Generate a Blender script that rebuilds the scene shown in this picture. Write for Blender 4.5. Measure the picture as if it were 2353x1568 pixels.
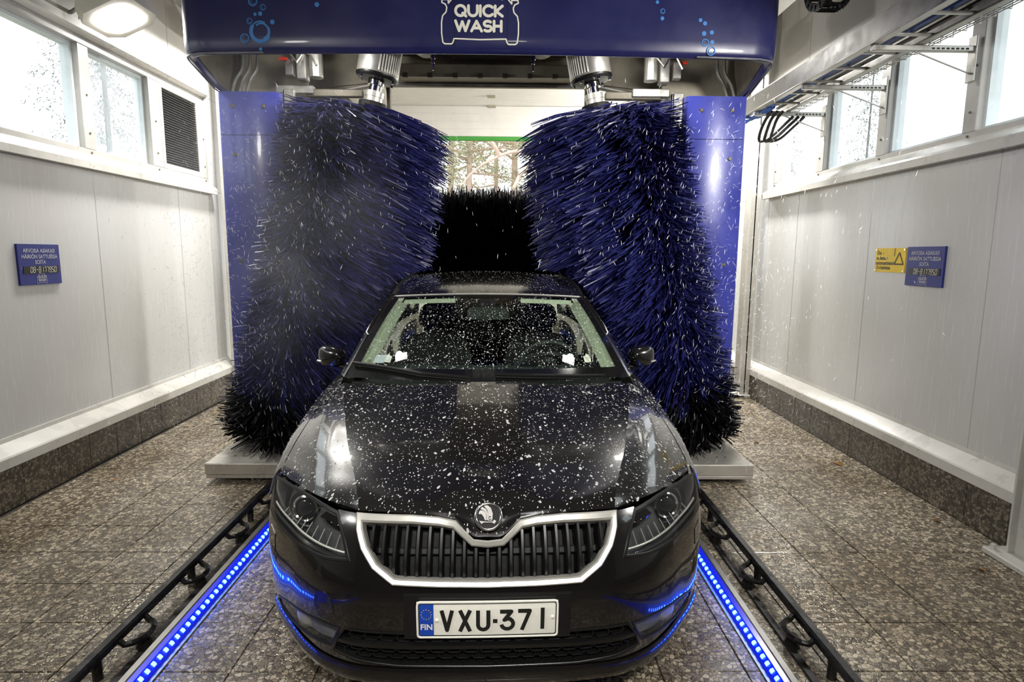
import bpy, math, random
import numpy as np
from mathutils import Vector, Matrix

# ------------------------------------------------------------------ clear
for _o in list(bpy.data.objects):
    bpy.data.objects.remove(_o, do_unlink=True)
SC = bpy.context.scene
COL = SC.collection
random.seed(7)
RNG = np.random.default_rng(7)
PI = math.pi

# ------------------------------------------------------------------ camera
PITCH, YAW, ROLL = math.radians(8.2057), math.radians(0.678), math.radians(0.40)
cam_d = bpy.data.cameras.new('camera')
cam_d.sensor_width = 36.0
cam_d.lens = 36.0 * 1380.0 / 2353.0
cam_d.clip_start = 0.05
cam_d.clip_end = 300
cam = bpy.data.objects.new('camera', cam_d)
COL.objects.link(cam)
_f = Vector((math.sin(YAW) * math.cos(PITCH), math.cos(YAW) * math.cos(PITCH), -math.sin(PITCH)))
_r = Vector((math.cos(YAW), -math.sin(YAW), 0))
_u = _r.cross(_f)
_r2 = _r * math.cos(ROLL) + _u * math.sin(ROLL)
_u2 = _u * math.cos(ROLL) - _r * math.sin(ROLL)
_m = Matrix((_r2, _u2, -_f)).transposed().to_4x4()
_m.translation = Vector((0, 0, 1.585))
cam.matrix_world = _m
SC.camera = cam

# ------------------------------------------------------------------ world, exposure
SKY_STRENGTH = 3.0
FLOOD_W = 100.0
SC.view_settings.view_transform = 'Standard'
SC.view_settings.look = 'None'
SC.view_settings.exposure = 0.0
SC.view_settings.gamma = 1.0
SC.view_settings.use_curve_mapping = False
W = bpy.data.worlds.new('overcast_sky')
SC.world = W
W.use_nodes = True
_bg = W.node_tree.nodes['Background']
_bg.inputs['Color'].default_value = (0.93, 0.97, 1.0, 1)
_bg.inputs['Strength'].default_value = SKY_STRENGTH


# ------------------------------------------------------------------ materials
def mat(name, base=(.5, .5, .5), rough=.5, metal=0.0, spec=.5, coat=0.0, trans=0.0, emis=None, estr=0.0, ior=1.45, coat_r=.05):
    m = bpy.data.materials.new(name)
    m.use_nodes = True
    b = m.node_tree.nodes['Principled BSDF']
    b.inputs['Base Color'].default_value = (*base, 1)
    b.inputs['Roughness'].default_value = rough
    b.inputs['Metallic'].default_value = metal
    b.inputs['Specular IOR Level'].default_value = spec
    b.inputs['Coat Weight'].default_value = coat
    b.inputs['Coat Roughness'].default_value = coat_r
    b.inputs['Transmission Weight'].default_value = trans
    b.inputs['IOR'].default_value = ior
    if emis:
        b.inputs['Emission Color'].default_value = (*emis, 1)
        b.inputs['Emission Strength'].default_value = estr
    return m


def nd(m, typ, **kw):
    n = m.node_tree.nodes.new(typ)
    for k, v in kw.items():
        setattr(n, k, v)
    return n


def ln(m, a, b):
    m.node_tree.links.new(a, b)


def bsdf(m):
    return m.node_tree.nodes['Principled BSDF']


def pos(m, scale=(1, 1, 1)):
    g = nd(m, 'ShaderNodeNewGeometry')
    mp = nd(m, 'ShaderNodeMapping')
    mp.inputs['Scale'].default_value = scale
    ln(m, g.outputs['Position'], mp.inputs['Vector'])
    return mp.outputs['Vector']


def ramp(m, fac, stops):
    r = nd(m, 'ShaderNodeValToRGB')
    el = r.color_ramp.elements
    while len(el) < len(stops):
        el.new(0.5)
    for e, (p_, c) in zip(el, stops):
        e.position = p_
        e.color = (*c, 1) if len(c) == 3 else c
    ln(m, fac, r.inputs['Fac'])
    return r.outputs['Color']


def noise(m, vec, scale, detail=3, rough=.5):
    n = nd(m, 'ShaderNodeTexNoise')
    n.inputs['Scale'].default_value = scale
    n.inputs['Detail'].default_value = detail
    n.inputs['Roughness'].default_value = rough
    ln(m, vec, n.inputs['Vector'])
    return n.outputs['Fac']


def bump(m, height, strength=.2, dist=.01):
    b = nd(m, 'ShaderNodeBump')
    b.inputs['Strength'].default_value = strength
    b.inputs['Distance'].default_value = dist
    ln(m, height, b.inputs['Height'])
    ln(m, b.outputs['Normal'], bsdf(m).inputs['Normal'])
    return b


def vary(m, scale=3.0, amt=.25, stretch=(1, 1, 1), rough_var=None):
    """multiply base colour by a noise between 1-amt and 1, optionally vary roughness"""
    b = bsdf(m)
    c = tuple(b.inputs['Base Color'].default_value)[:3]
    f = noise(m, pos(m, stretch), scale, 4, .6)
    col = ramp(m, f, [(.3, tuple(v * (1 - amt) for v in c)), (.7, c)])
    ln(m, col, b.inputs['Base Color'])
    if rough_var:
        rr = ramp(m, f, [(.3, (rough_var[0],) * 3), (.7, (rough_var[1],) * 3)])
        ln(m, rr, b.inputs['Roughness'])
    return m


def terrazzo(name, dark=(.075, .064, .048), light=((.23, .19, .14), (.60, .52, .395)), rough=(.07, .34)):
    m = mat(name, rough=.3, spec=.5)
    v = pos(m)
    wob = nd(m, 'ShaderNodeTexNoise')
    wob.inputs['Scale'].default_value = 40
    ln(m, v, wob.inputs['Vector'])
    mx = nd(m, 'ShaderNodeMix', data_type='VECTOR')
    mx.inputs['Factor'].default_value = .012
    ln(m, v, mx.inputs[4])
    ln(m, wob.outputs['Color'], mx.inputs[5])
    vv = mx.outputs[1]
    outs = []
    for sc, lo, hi in ((52, .05, .13), (120, .09, .2)):
        e = nd(m, 'ShaderNodeTexVoronoi', feature='DISTANCE_TO_EDGE')
        e.inputs['Scale'].default_value = sc
        ln(m, vv, e.inputs['Vector'])
        c = nd(m, 'ShaderNodeTexVoronoi', feature='F1')
        c.inputs['Scale'].default_value = sc
        ln(m, vv, c.inputs['Vector'])
        mask = ramp(m, e.outputs['Distance'], [(lo, (0, 0, 0)), (hi, (1, 1, 1))])
        sep = nd(m, 'ShaderNodeSeparateColor')
        ln(m, c.outputs['Color'], sep.inputs['Color'])
        colr = ramp(m, sep.outputs['Red'], [(.15, light[0]), (.9, light[1])])
        outs.append((mask, colr, sep.outputs['Green']))
    small = nd(m, 'ShaderNodeMix', data_type='RGBA')
    ln(m, outs[1][0], small.inputs['Factor'])
    small.inputs[6].default_value = (*dark, 1)
    dim = nd(m, 'ShaderNodeMix', data_type='RGBA', blend_type='MULTIPLY')
    dim.inputs['Factor'].default_value = 1
    ln(m, outs[1][1], dim.inputs[6])
    dim.inputs[7].default_value = (.6, .6, .6, 1)
    ln(m, dim.outputs[2], small.inputs[7])
    pick = nd(m, 'ShaderNodeMath', operation='GREATER_THAN')
    ln(m, outs[0][2], pick.inputs[0])
    pick.inputs[1].default_value = .33
    msk = nd(m, 'ShaderNodeMath', operation='MULTIPLY')
    ln(m, pick.outputs[0], msk.inputs[0])
    ln(m, outs[0][0], msk.inputs[1])
    big = nd(m, 'ShaderNodeMix', data_type='RGBA')
    ln(m, msk.outputs[0], big.inputs['Factor'])
    ln(m, small.outputs[2], big.inputs[6])
    ln(m, outs[0][1], big.inputs[7])
    st = noise(m, v, 1.3, 4, .6)
    stc = ramp(m, st, [(.35, (.62, .58, .52)), (.62, (1, 1, 1))])
    fin = nd(m, 'ShaderNodeMix', data_type='RGBA', blend_type='MULTIPLY')
    fin.inputs['Factor'].default_value = 1
    ln(m, big.outputs[2], fin.inputs[6])
    ln(m, stc, fin.inputs[7])
    ln(m, fin.outputs[2], bsdf(m).inputs['Base Color'])
    wet = noise(m, v, 2.2, 5, .65)
    ln(m, ramp(m, wet, [(.38, (rough[0],) * 3), (.62, (rough[1],) * 3)]), bsdf(m).inputs['Roughness'])
    bump(m, outs[0][0], .25, .003)
    return m


def panel_mat(name, base, rough=(.16, .34)):
    m = mat(name, base, .25, spec=.5)
    f = noise(m, pos(m, (6, 6, .35)), 9, 5, .6)
    big = noise(m, pos(m, (1, 1, .6)), 1.1, 3, .5)
    ln(m, ramp(m, big, [(.3, tuple(c * .86 for c in base)), (.7, base)]), bsdf(m).inputs['Base Color'])
    ln(m, ramp(m, f, [(.3, (rough[0],) * 3), (.75, (rough[1],) * 3)]), bsdf(m).inputs['Roughness'])
    bump(m, f, .055, .004)
    return m


def thin_glass(name, tint, fog=0.0, ior=1.5, rough=0.02):
    m = bpy.data.materials.new(name)
    m.use_nodes = True
    nt = m.node_tree
    nt.nodes.remove(nt.nodes['Principled BSDF'])
    out = nt.nodes['Material Output']
    t = nd(m, 'ShaderNodeBsdfTransparent')
    t.inputs['Color'].default_value = (*tint, 1)
    cur = t.outputs[0]
    if fog > 0:
        tr = nd(m, 'ShaderNodeBsdfTranslucent')
        tr.inputs['Color'].default_value = (.9, .93, .95, 1)
        mx = nd(m, 'ShaderNodeMixShader')
        f = noise(m, pos(m, (1, 3, .6)), 3.0, 4, .6)
        fr = ramp(m, f, [(.25, (fog * .55,) * 3), (.75, (min(1, fog * 1.3),) * 3)])
        ln(m, fr, mx.inputs[0])
        ln(m, cur, mx.inputs[1])
        ln(m, tr.outputs[0], mx.inputs[2])
        cur = mx.outputs[0]
    g = nd(m, 'ShaderNodeBsdfGlossy')
    g.inputs['Roughness'].default_value = rough
    lw = nd(m, 'ShaderNodeLayerWeight')
    lw.inputs['Blend'].default_value = .5
    pw_ = nd(m, 'ShaderNodeMath', operation='POWER')
    ln(m, lw.outputs['Facing'], pw_.inputs[0])
    pw_.inputs[1].default_value = 5.0
    f0 = ((ior - 1) / (ior + 1)) ** 2
    fz = nd(m, 'ShaderNodeMath', operation='MULTIPLY_ADD')
    ln(m, pw_.outputs[0], fz.inputs[0])
    fz.inputs[1].default_value = 1 - f0
    fz.inputs[2].default_value = f0
    mx2 = nd(m, 'ShaderNodeMixShader')
    ln(m, fz.outputs[0], mx2.inputs[0])
    ln(m, cur, mx2.inputs[1])
    ln(m, g.outputs[0], mx2.inputs[2])
    ln(m, mx2.outputs[0], out.inputs['Surface'])
    return m


def emit(name, col, strength):
    m = bpy.data.materials.new(name)
    m.use_nodes = True
    nt = m.node_tree
    nt.nodes.remove(nt.nodes['Principled BSDF'])
    e = nd(m, 'ShaderNodeEmission')
    e.inputs['Color'].default_value = (*col, 1)
    e.inputs['Strength'].default_value = strength
    ln(m, e.outputs[0], nt.nodes['Material Output'].inputs['Surface'])
    return m


M = {}
M['tile'] = terrazzo('terrazzo_floor')
M['plinth'] = terrazzo('terrazzo_plinth', (.04, .034, .026), ((.085, .07, .05), (.22, .19, .145)), (.25, .5))
M['grout'] = vary(mat('grout', (.028, .024, .019), .6), 8, .4)
M['wall'] = panel_mat('wall_panel', (.53, .525, .515))
M['wall_up'] = panel_mat('upper_wall', (.50, .485, .45), (.3, .5))
M['ceil'] = vary(mat('ceiling_panel', (.33, .32, .29), .5), 1.5, .2)
M['front'] = vary(mat('front_wall_paint', (.09, .088, .08), .6), 1.5, .2)
M['trim'] = vary(mat('white_trim', (.56, .545, .505), .32), 4, .18, rough_var=(.2, .4))
M['frame'] = vary(mat('window_frame', (.42, .41, .385), .35), 6, .15)
M['frame_in'] = vary(mat('window_gasket_frame', (.62, .68, .70), .25), 6, .15)
M['glass'] = thin_glass('clear_pane', (.93, .96, .97), fog=.12)
M['glass_fog'] = thin_glass('fogged_pane', (.90, .95, .97), fog=.42)
M['vent'] = vary(mat('vent_grey', (.085, .085, .08), .5), 20, .5, (1, 1, 4))
M['door'] = vary(mat('sectional_door_white', (.74, .72, .68), .4), 3, .12)
M['green'] = vary(mat('green_seal', (.06, .30, .05), .5), 3, .1)
M['steel'] = vary(mat('galvanised_steel', (.42, .41, .38), .38, .8), 9, .35, rough_var=(.25, .5))
M['dull'] = vary(mat('dull_steel', (.50, .455, .35), .5, .1), 4, .4, rough_var=(.35, .6))
M['dull_dark'] = vary(mat('dark_mechanics', (.13, .115, .085), .5, .3), 9, .5)
M['foot'] = vary(mat('foot_stainless', (.60, .575, .52), .34, .55), 5, .2, rough_var=(.22, .42))
M['chrome'] = mat('chrome', (.82, .80, .76), .09, 1.0)
vary(M['chrome'], 20, .1)
M['satin'] = vary(mat('satin_chrome', (.72, .70, .64), .36, .65), 12, .2)
M['blue'] = vary(mat('gantry_blue', (.040, .050, .340), .34, 0, .5, .3), 3, .22, rough_var=(.2, .4))
M['blue_head'] = vary(mat('header_blue', (.011, .012, .075), .42, 0, .5, .15), 2.2, .22, rough_var=(.26, .42))
M['wear'] = vary(mat('scuffed_edge', (.20, .20, .22), .6), 14, .6)
M['cyan'] = mat('bubble_print', (.045, .19, .50), .45)
M['white_print'] = mat('white_print', (.70, .68, .58), .5)
M['rubber'] = vary(mat('black_rubber', (.012, .012, .012), .5), 20, .3)
M['black'] = vary(mat('black_plastic', (.008, .008, .008), .36), 20, .3)
M['blackm'] = vary(mat('black_matt', (.006, .006, .006), .7), 20, .3)
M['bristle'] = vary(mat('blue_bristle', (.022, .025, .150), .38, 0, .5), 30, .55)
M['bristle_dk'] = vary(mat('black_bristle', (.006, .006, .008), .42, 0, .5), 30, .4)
M['rail'] = vary(mat('guide_rail_black', (.020, .019, .018), .22, .2), 14, .5, rough_var=(.12, .4))
M['alu'] = vary(mat('aluminium_channel', (.34, .33, .31), .3, .8), 10, .3)
M['led'] = emit('blue_led', (.03, .12, 1.0), 26.0)
M['led_cover'] = mat('blue_led_cover', (.01, .02, .25), .2, 0, .5, emis=(.004, .016, 1.0), estr=.6)
vary(M['led_cover'], 10, .2)
M['flood'] = emit('floodlight_glow', (1.0, .97, .88), 55.0)
M['lamp_body'] = vary(mat('lamp_housing', (.62, .60, .52), .45), 6, .1)
M['yellow'] = vary(mat('warning_yellow', (.72, .50, .012), .42), 8, .18)
M['sign_blue'] = vary(mat('sign_blue', (.020, .028, .185), .4), 8, .15)
M['sign_text'] = mat('sign_lettering', (.42, .42, .46), .5)
M['sign_black'] = mat('sign_display', (.012, .012, .011), .35)
M['ink'] = mat('black_ink', (.012, .012, .010), .45)
M['cable'] = vary(mat('black_cable', (.010, .010, .010), .4), 20, .3)
M['cable_blue'] = vary(mat('blue_hose', (.03, .12, .45), .4), 20, .3)
M['red'] = vary(mat('red_fitting', (.40, .03, .015), .4), 20, .3)
# car
M['paint'] = mat('black_car_paint', (.0060, .0054, .0050), .22, 0, .5, 1.0, coat_r=.035)
_pn = noise(M['paint'], pos(M['paint']), 260, 2, .5)
bump(M['paint'], _pn, .035, .001)
M['carglass'] = thin_glass('green_windscreen', (.72, .82, .74), 0, 1.52, .015)
M['sideglass'] = mat('dark_side_glass', (.006, .008, .008), .06, 0, .6, .4)
M['lens'] = thin_glass('clear_lens', (.88, .90, .90), 0, 1.5, .02)
M['frit'] = mat('black_glass_border', (.005, .005, .005), .10, 0, .5, .5)
M['beige'] = vary(mat('beige_interior_trim', (.50, .50, .40), .7), 12, .1)
M['dash'] = vary(mat('dark_dashboard', (.020, .024, .022), .6), 12, .2)
M['lamp_in'] = vary(mat('lamp_interior_grey', (.10, .10, .10), .3, .3), 20, .3)
M['feather'] = vary(mat('emblem_satin', (.34, .33, .31), .5, .4), 20, .2)
M['fog_in'] = vary(mat('fog_interior_grey', (.24, .24, .26), .4, .2), 20, .3)
M['seat'] = vary(mat('dark_seat_fabric', (.014, .014, .014), .85), 30, .3)
M['plate_white'] = mat('plate_white', (.86, .84, .74), .42)
M['plate_blue'] = mat('plate_blue', (.01, .06, .42), .4)
M['gold'] = mat('plate_star', (.75, .50, .08), .4)
M['sticker'] = mat('paper_sticker', (.62, .60, .72), .6)
M['tyre'] = vary(mat('tyre_rubber', (.012, .012, .012), .7), 25, .3)
M['drop'] = mat('water_drop', (.72, .72, .70), .08, 0, .8, 0, trans=.35, ior=1.33)
M['spray'] = mat('spray_drop', (.80, .81, .84), .3, 0, .5)
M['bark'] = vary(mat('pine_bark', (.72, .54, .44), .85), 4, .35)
M['bark2'] = vary(mat('grey_bark', (.07, .06, .05), .85), 4, .35)
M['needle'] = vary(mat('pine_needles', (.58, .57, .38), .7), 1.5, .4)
M['needle2'] = vary(mat('spruce_needles', (.15, .19, .17), .7), 1.5, .4)
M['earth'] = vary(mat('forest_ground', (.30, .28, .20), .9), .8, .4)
M['leaf'] = vary(mat('dead_leaf', (.22, .10, .015), .5), 30, .4)
for k in ('cyan', 'white_print', 'sign_text', 'sign_black', 'ink', 'plate_white', 'plate_blue', 'gold', 'sticker', 'sideglass', 'frit'):
    vary(M[k], 25, .08)


# ------------------------------------------------------------------ mesh builder
class MB:
    def __init__(s):
        s.v, s.f = [], []

    def add(s, verts, faces):
        b = len(s.v)
        s.v += [tuple(float(c) for c in q) for q in verts]
        s.f += [tuple(b + i for i in f) for f in faces]
        return s

    def box(s, x0, x1, y0, y1, z0, z1, bev=0.0):
        if bev <= 0:
            vs = [(x, y, z) for z in (z0, z1) for y in (y0, y1) for x in (x0, x1)]
            return s.add(vs, [(0, 2, 3, 1), (4, 5, 7, 6), (0, 1, 5, 4), (2, 6, 7, 3), (0, 4, 6, 2), (1, 3, 7, 5)])
        b = min(bev, (x1 - x0) / 2.01, (y1 - y0) / 2.01, (z1 - z0) / 2.01)
        vs, idx = [], {}
        for ix, (xo, xi) in enumerate(((x0, x0 + b), (x1, x1 - b))):
            for iy, (yo, yi) in enumerate(((y0, y0 + b), (y1, y1 - b))):
                for iz, (zo, zi) in enumerate(((z0, z0 + b), (z1, z1 - b))):
                    for a, q in enumerate(((xo, yi, zi), (xi, yo, zi), (xi, yi, zo))):
                        idx[ix, iy, iz, a] = len(vs)
                        vs.append(q)
        g = idx.get
        fs = [(g((0, 0, 0, 0)), g((0, 0, 1, 0)), g((0, 1, 1, 0)), g((0, 1, 0, 0))),
              (g((1, 0, 0, 0)), g((1, 1, 0, 0)), g((1, 1, 1, 0)), g((1, 0, 1, 0))),
              (g((0, 0, 0, 1)), g((1, 0, 0, 1)), g((1, 0, 1, 1)), g((0, 0, 1, 1))),
              (g((0, 1, 0, 1)), g((0, 1, 1, 1)), g((1, 1, 1, 1)), g((1, 1, 0, 1))),
              (g((0, 0, 0, 2)), g((0, 1, 0, 2)), g((1, 1, 0, 2)), g((1, 0, 0, 2))),
              (g((0, 0, 1, 2)), g((1, 0, 1, 2)), g((1, 1, 1, 2)), g((0, 1, 1, 2)))]
        for i in (0, 1):
            for j in (0, 1):
                fs.append((g((i, j, 0, 0)), g((i, j, 1, 0)), g((i, j, 1, 1)), g((i, j, 0, 1))))
                fs.append((g((i, 0, j, 0)), g((i, 1, j, 0)), g((i, 1, j, 2)), g((i, 0, j, 2))))
                fs.append((g((0, i, j, 1)), g((1, i, j, 1)), g((1, i, j, 2)), g((0, i, j, 2))))
                for k in (0, 1):
                    fs.append((g((i, j, k, 0)), g((i, j, k, 1)), g((i, j, k, 2))))
        return s.add(vs, fs)

    def cyl(s, a, b, r0, r1=None, n=16, cap=True):
        return s.tube([a, b], [r0, r0 if r1 is None else r1], n, cap)

    def tube(s, path, r, n=8, cap=True, closed=False, flat=1.0):
        P = [Vector(q) for q in path]
        R = r if isinstance(r, (list, tuple)) else [r] * len(P)
        L = len(P)
        base = len(s.v)
        nrm = None
        for i in range(L):
            if closed:
                t = P[(i + 1) % L] - P[i - 1]
            else:
                t = P[min(i + 1, L - 1)] - P[max(i - 1, 0)]
            t = t.normalized() if t.length > 1e-9 else Vector((0, 0, 1))
            if nrm is None:
                a = Vector((0, 0, 1)) if abs(t.z) < .9 else Vector((1, 0, 0))
                nrm = (a - t * a.dot(t)).normalized()
            else:
                nrm = nrm - t * nrm.dot(t)
                nrm = nrm.normalized() if nrm.length > 1e-6 else t.orthogonal().normalized()
            bn = t.cross(nrm)
            for k in range(n):
                an = 2 * PI * k / n
                s.v.append(tuple(P[i] + nrm * (R[i] * math.cos(an) * flat) + bn * (R[i] * math.sin(an))))
        m = L if closed else L - 1
        for i in range(m):
            for k in range(n):
                a0 = base + i * n + k
                a1 = base + i * n + (k + 1) % n
                b0 = base + ((i + 1) % L) * n + k
                b1 = base + ((i + 1) % L) * n + (k + 1) % n
                s.f.append((a0, a1, b1, b0))
        if cap and not closed:
            s.f.append(tuple(base + k for k in range(n))[::-1])
            s.f.append(tuple(base + (L - 1) * n + k for k in range(n)))
        return s

    def lathe(s, a, axis, prof, n=24):
        """prof: list of (distance along axis, radius) from point a"""
        ax = Vector(axis).normalized()
        a = Vector(a)
        path = [a + ax * d for d, r in prof]
        nn = ax.orthogonal().normalized()
        bn = ax.cross(nn)
        base = len(s.v)
        for (d, r), c in zip(prof, path):
            for k in range(n):
                an = 2 * PI * k / n
                s.v.append(tuple(c + nn * (r * math.cos(an)) + bn * (r * math.sin(an))))
        for i in range(len(prof) - 1):
            for k in range(n):
                s.f.append((base + i * n + k, base + i * n + (k + 1) % n, base + (i + 1) * n + (k + 1) % n, base + (i + 1) * n + k))
        s.f.append(tuple(base + k for k in range(n))[::-1])
        s.f.append(tuple(base + (len(prof) - 1) * n + k for k in range(n)))
        return s

    def prism(s, poly, fm, lo, hi):
        """poly: 2D outline, fm(u,v,w)->3D; extruded from w=lo to w=hi"""
        n = len(poly)
        vs = [fm(u, v, lo) for u, v in poly] + [fm(u, v, hi) for u, v in poly]
        fs = [tuple(range(n))[::-1], tuple(range(n, 2 * n))]
        fs += [(i, (i + 1) % n, n + (i + 1) % n, n + i) for i in range(n)]
        return s.add(vs, fs)

    def grid(s, G, flip=False):
        """G: rows x cols x 3"""
        G = np.asarray(G)
        r, c = G.shape[:2]
        fs = []
        for i in range(r - 1):
            for j in range(c - 1):
                q = (i * c + j, i * c + j + 1, (i + 1) * c + j + 1, (i + 1) * c + j)
                fs.append(q[::-1] if flip else q)
        return s.add(G.reshape(-1, 3), fs)


OFF = {}


def off(o):
    while o is not None:
        if o.name in OFF:
            return OFF[o.name]
        o = o.parent
    return Vector((0, 0, 0))


def make_mesh(name, mb, m, smooth=None, shift=None):
    me = bpy.data.meshes.new(name)
    vs = mb.v
    if shift is not None and shift.length > 0:
        vs = [(a - shift.x, b - shift.y, c - shift.z) for a, b, c in vs]
    me.from_pydata(vs, [], mb.f)
    if m is not None:
        me.materials.append(m)
    if smooth is not None:
        me.polygons.foreach_set('use_smooth', [True] * len(me.polygons))
        if smooth < 179:
            me.set_sharp_from_angle(angle=math.radians(smooth))
    me.update()
    return me


def obj(name, mb, m, parent=None, smooth=None, label=None, kind=None):
    o = bpy.data.objects.new(name, make_mesh(name, mb, M[m] if isinstance(m, str) else m, smooth, off(parent) if parent else None))
    COL.objects.link(o)
    if parent:
        o.parent = parent
    if label:
        o['label'] = label
    if kind:
        o['kind'] = kind
    return o


def inst(name, me, loc, parent=None, rot=None, scale=None):
    o = bpy.data.objects.new(name, me)
    COL.objects.link(o)
    o.location = Vector(loc) - (off(parent) if parent else Vector((0, 0, 0)))
    if rot:
        o.rotation_euler = rot
    if scale:
        o.scale = scale
    if parent:
        o.parent = parent
    return o


def thing(name, label, cat, loc=(0, 0, 0), rz=0.0, group=None, world_mesh=True):
    o = bpy.data.objects.new(name, None)
    COL.objects.link(o)
    o.empty_display_size = .1
    o.location = loc
    o.rotation_euler = (0, 0, rz)
    o['label'] = label
    o['category'] = cat
    if group:
        o['group'] = group
    OFF[o.name] = Vector(loc) if world_mesh else Vector((0, 0, 0))
    return o


def tag(o, label, cat=None, group=None, kind=None):
    o['label'] = label
    if cat:
        o['category'] = cat
    if group:
        o['group'] = group
    if kind:
        o['kind'] = kind
    return o


def struct(name, mb, m, label=None, smooth=None):
    o = obj(name, mb, m, None, smooth)
    o['kind'] = 'structure'
    if label:
        o['label'] = label
    return o


def struct_empty(name, loc=(0, 0, 0), label=None):
    o = bpy.data.objects.new(name, None)
    COL.objects.link(o)
    o.location = loc
    o['kind'] = 'structure'
    if label:
        o['label'] = label
    OFF[o.name] = Vector(loc)
    return o


# ---- flat decals: strokes, polygons, text, mapped on a surface by fm(u,v,n)
STEP = [0]


def strokes(mb, lines, w, fm, n=.0015, cap=True, seg=10):
    h = w / 2
    n0 = n
    for L in lines:
        P = [Vector((a, b)) for a, b in L]
        for a, b in zip(P[:-1], P[1:]):
            d = b - a
            if d.length < 1e-9:
                continue
            k = max(1, int(d.length / .08))
            q = Vector((-d.y, d.x)).normalized() * h
            for i in range(k):
                c0, c1 = a + d * (i / k), a + d * ((i + 1) / k)
                STEP[0] = (STEP[0] + 1) % 60      # overlapping pieces never share one plane
                n = n0 + STEP[0] * 8e-6
                mb.add([fm(*(c0 - q), n), fm(*(c1 - q), n), fm(*(c1 + q), n), fm(*(c0 + q), n)], [(0, 1, 2, 3)])
        pts = P if cap else P[1:-1]
        for c in pts:
            STEP[0] = (STEP[0] + 1) % 60
            n = n0 + STEP[0] * 8e-6
            ring = [fm(c.x + h * math.cos(2 * PI * i / seg), c.y + h * math.sin(2 * PI * i / seg), n) for i in range(seg)]
            mb.add(ring, [tuple(range(seg))])
    return mb


def arc(cx, cy, rx, ry, a0, a1, n=14):
    return [(cx + rx * math.cos(math.radians(a0 + (a1 - a0) * i / n)), cy + ry * math.sin(math.radians(a0 + (a1 - a0) * i / n))) for i in range(n + 1)]


def disc(mb, cx, cy, r, fm, n=.0015, seg=20):
    ring = [fm(cx + r * math.cos(2 * PI * i / seg), cy + r * math.sin(2 * PI * i / seg), n) for i in range(seg)]
    return mb.add(ring, [tuple(range(seg))])


def text(mb, body, size, u, v, fm, n=.002, bold=.0, align='CENTER', xs=1.0):
    cu = bpy.data.curves.new('txt', 'FONT')
    cu.body = body
    cu.size = size
    cu.align_x = align
    cu.offset = bold
    cu.resolution_u = 3
    o = bpy.data.objects.new('txt', cu)
    me = o.to_mesh()
    vs = [fm(u + q.co.x * xs, v + q.co.y, n) for q in me.vertices]
    fs = [tuple(f.vertices) for f in me.polygons]
    mb.add(vs, fs)
    o.to_mesh_clear()
    bpy.data.objects.remove(o)
    bpy.data.curves.remove(cu)
    return mb


# rounded logo lettering, strokes in a unit-height box
GL = {
    'Q': ([arc(.44, .5, .36, .41, 0, 360, 22), [(.60, .30), (.84, .06)]], .92),
    'U': ([[(.10, .90), (.10, .45)] + arc(.42, .45, .32, .36, 180, 360, 14) + [(.74, .90)]], .86),
    'I': ([[(.10, .90), (.10, .09)]], .24),
    'C': ([arc(.46, .5, .37, .41, 42, 318, 20)], .84),
    'K': ([[(.10, .90), (.10, .09)], [(.62, .90), (.17, .47), (.62, .09)]], .72),
    'W': ([[(.09, .90), (.34, .10), (.56, .84), (.78, .10), (1.03, .90)]], 1.12),
    'A': ([[(.08, .09), (.43, .88), (.78, .09)], [(.22, .33), (.64, .33)]], .86),
    'S': ([arc(.34, .69, .25, .21, 40, 270, 14) + arc(.34, .30, .26, .21, 90, -140, 14)], .68),
    'H': ([[(.10, .90), (.10, .09)], [(.60, .90), (.60, .09)], [(.10, .50), (.60, .50)]], .70),
}


def logo_word(mb, word, h, u, v, fm, n=.002, w=.185, seg=10, xs=1.0):
    """word centred on u, baseline v, height h"""
    tot = sum(GL[c][1] for c in word) * h * xs
    x = u - tot / 2
    for c in word:
        L, adv = GL[c]
        strokes(mb, [[(x + a * h * xs, v + b * h) for a, b in l] for l in L], w * h, fm, n, True, seg)
        x += adv * h * xs
    return mb


def logo_car(mb, s, u, v, fm, w, n=.002, full=True):
    """outline of a car seen from the front; s = half width, (u,v) = centre of the bottom bar"""
    r = [(0.0, 0.0), (.62, .02), (.68, .02), (.70, -.06), (.74, -.11), (.92, -.11), (.97, -.07), (1.0, .15), (1.0, .42), (.97, .58), (.88, .67),
         (.86, .78), (.90, .86), (.99, .90), (.98, .97), (.82, .97), (.82, .88), (.70, 1.02), (.56, 1.30), (.45, 1.36), (0, 1.38)]
    for sx in (-1, 1):
        strokes(mb, [[(u + sx * a * s, v + b * s) for a, b in r]], w, fm, n, True, 6)
    return mb


SEG7 = {'0': 'abcdef', '1': 'bc', '5': 'acdfg', '7': 'abc', '8': 'abcdefg', '9': 'abcdfg', '-': 'g', '_': 'd'}


def seven(mb, txt, h, u, v, fm, n=.003):
    x = u
    wd = h * .42
    for c in txt:
        sl = .12
        P = {'a': [(0, 1), (1, 1)], 'b': [(1, 1), (1, .5)], 'c': [(1, .5), (1, 0)], 'd': [(0, 0), (1, 0)], 'e': [(0, .5), (0, 0)], 'f': [(0, 1), (0, .5)], 'g': [(0, .5), (1, .5)]}
        for q in SEG7.get(c, ''):
            (a0, b0), (a1, b1) = P[q]
            mx_, my_ = (a0 + a1) / 2, (b0 + b1) / 2
            pts = [(x + (mx_ + (a - mx_) * .8) * wd + sl * (my_ + (b - my_) * .8) * h, v + (my_ + (b - my_) * .8) * h) for a, b in ((a0, b0), (a1, b1))]
            strokes(mb, [pts], h * .10, fm, n, False)
        x += wd * 1.55
    return mb


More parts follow.
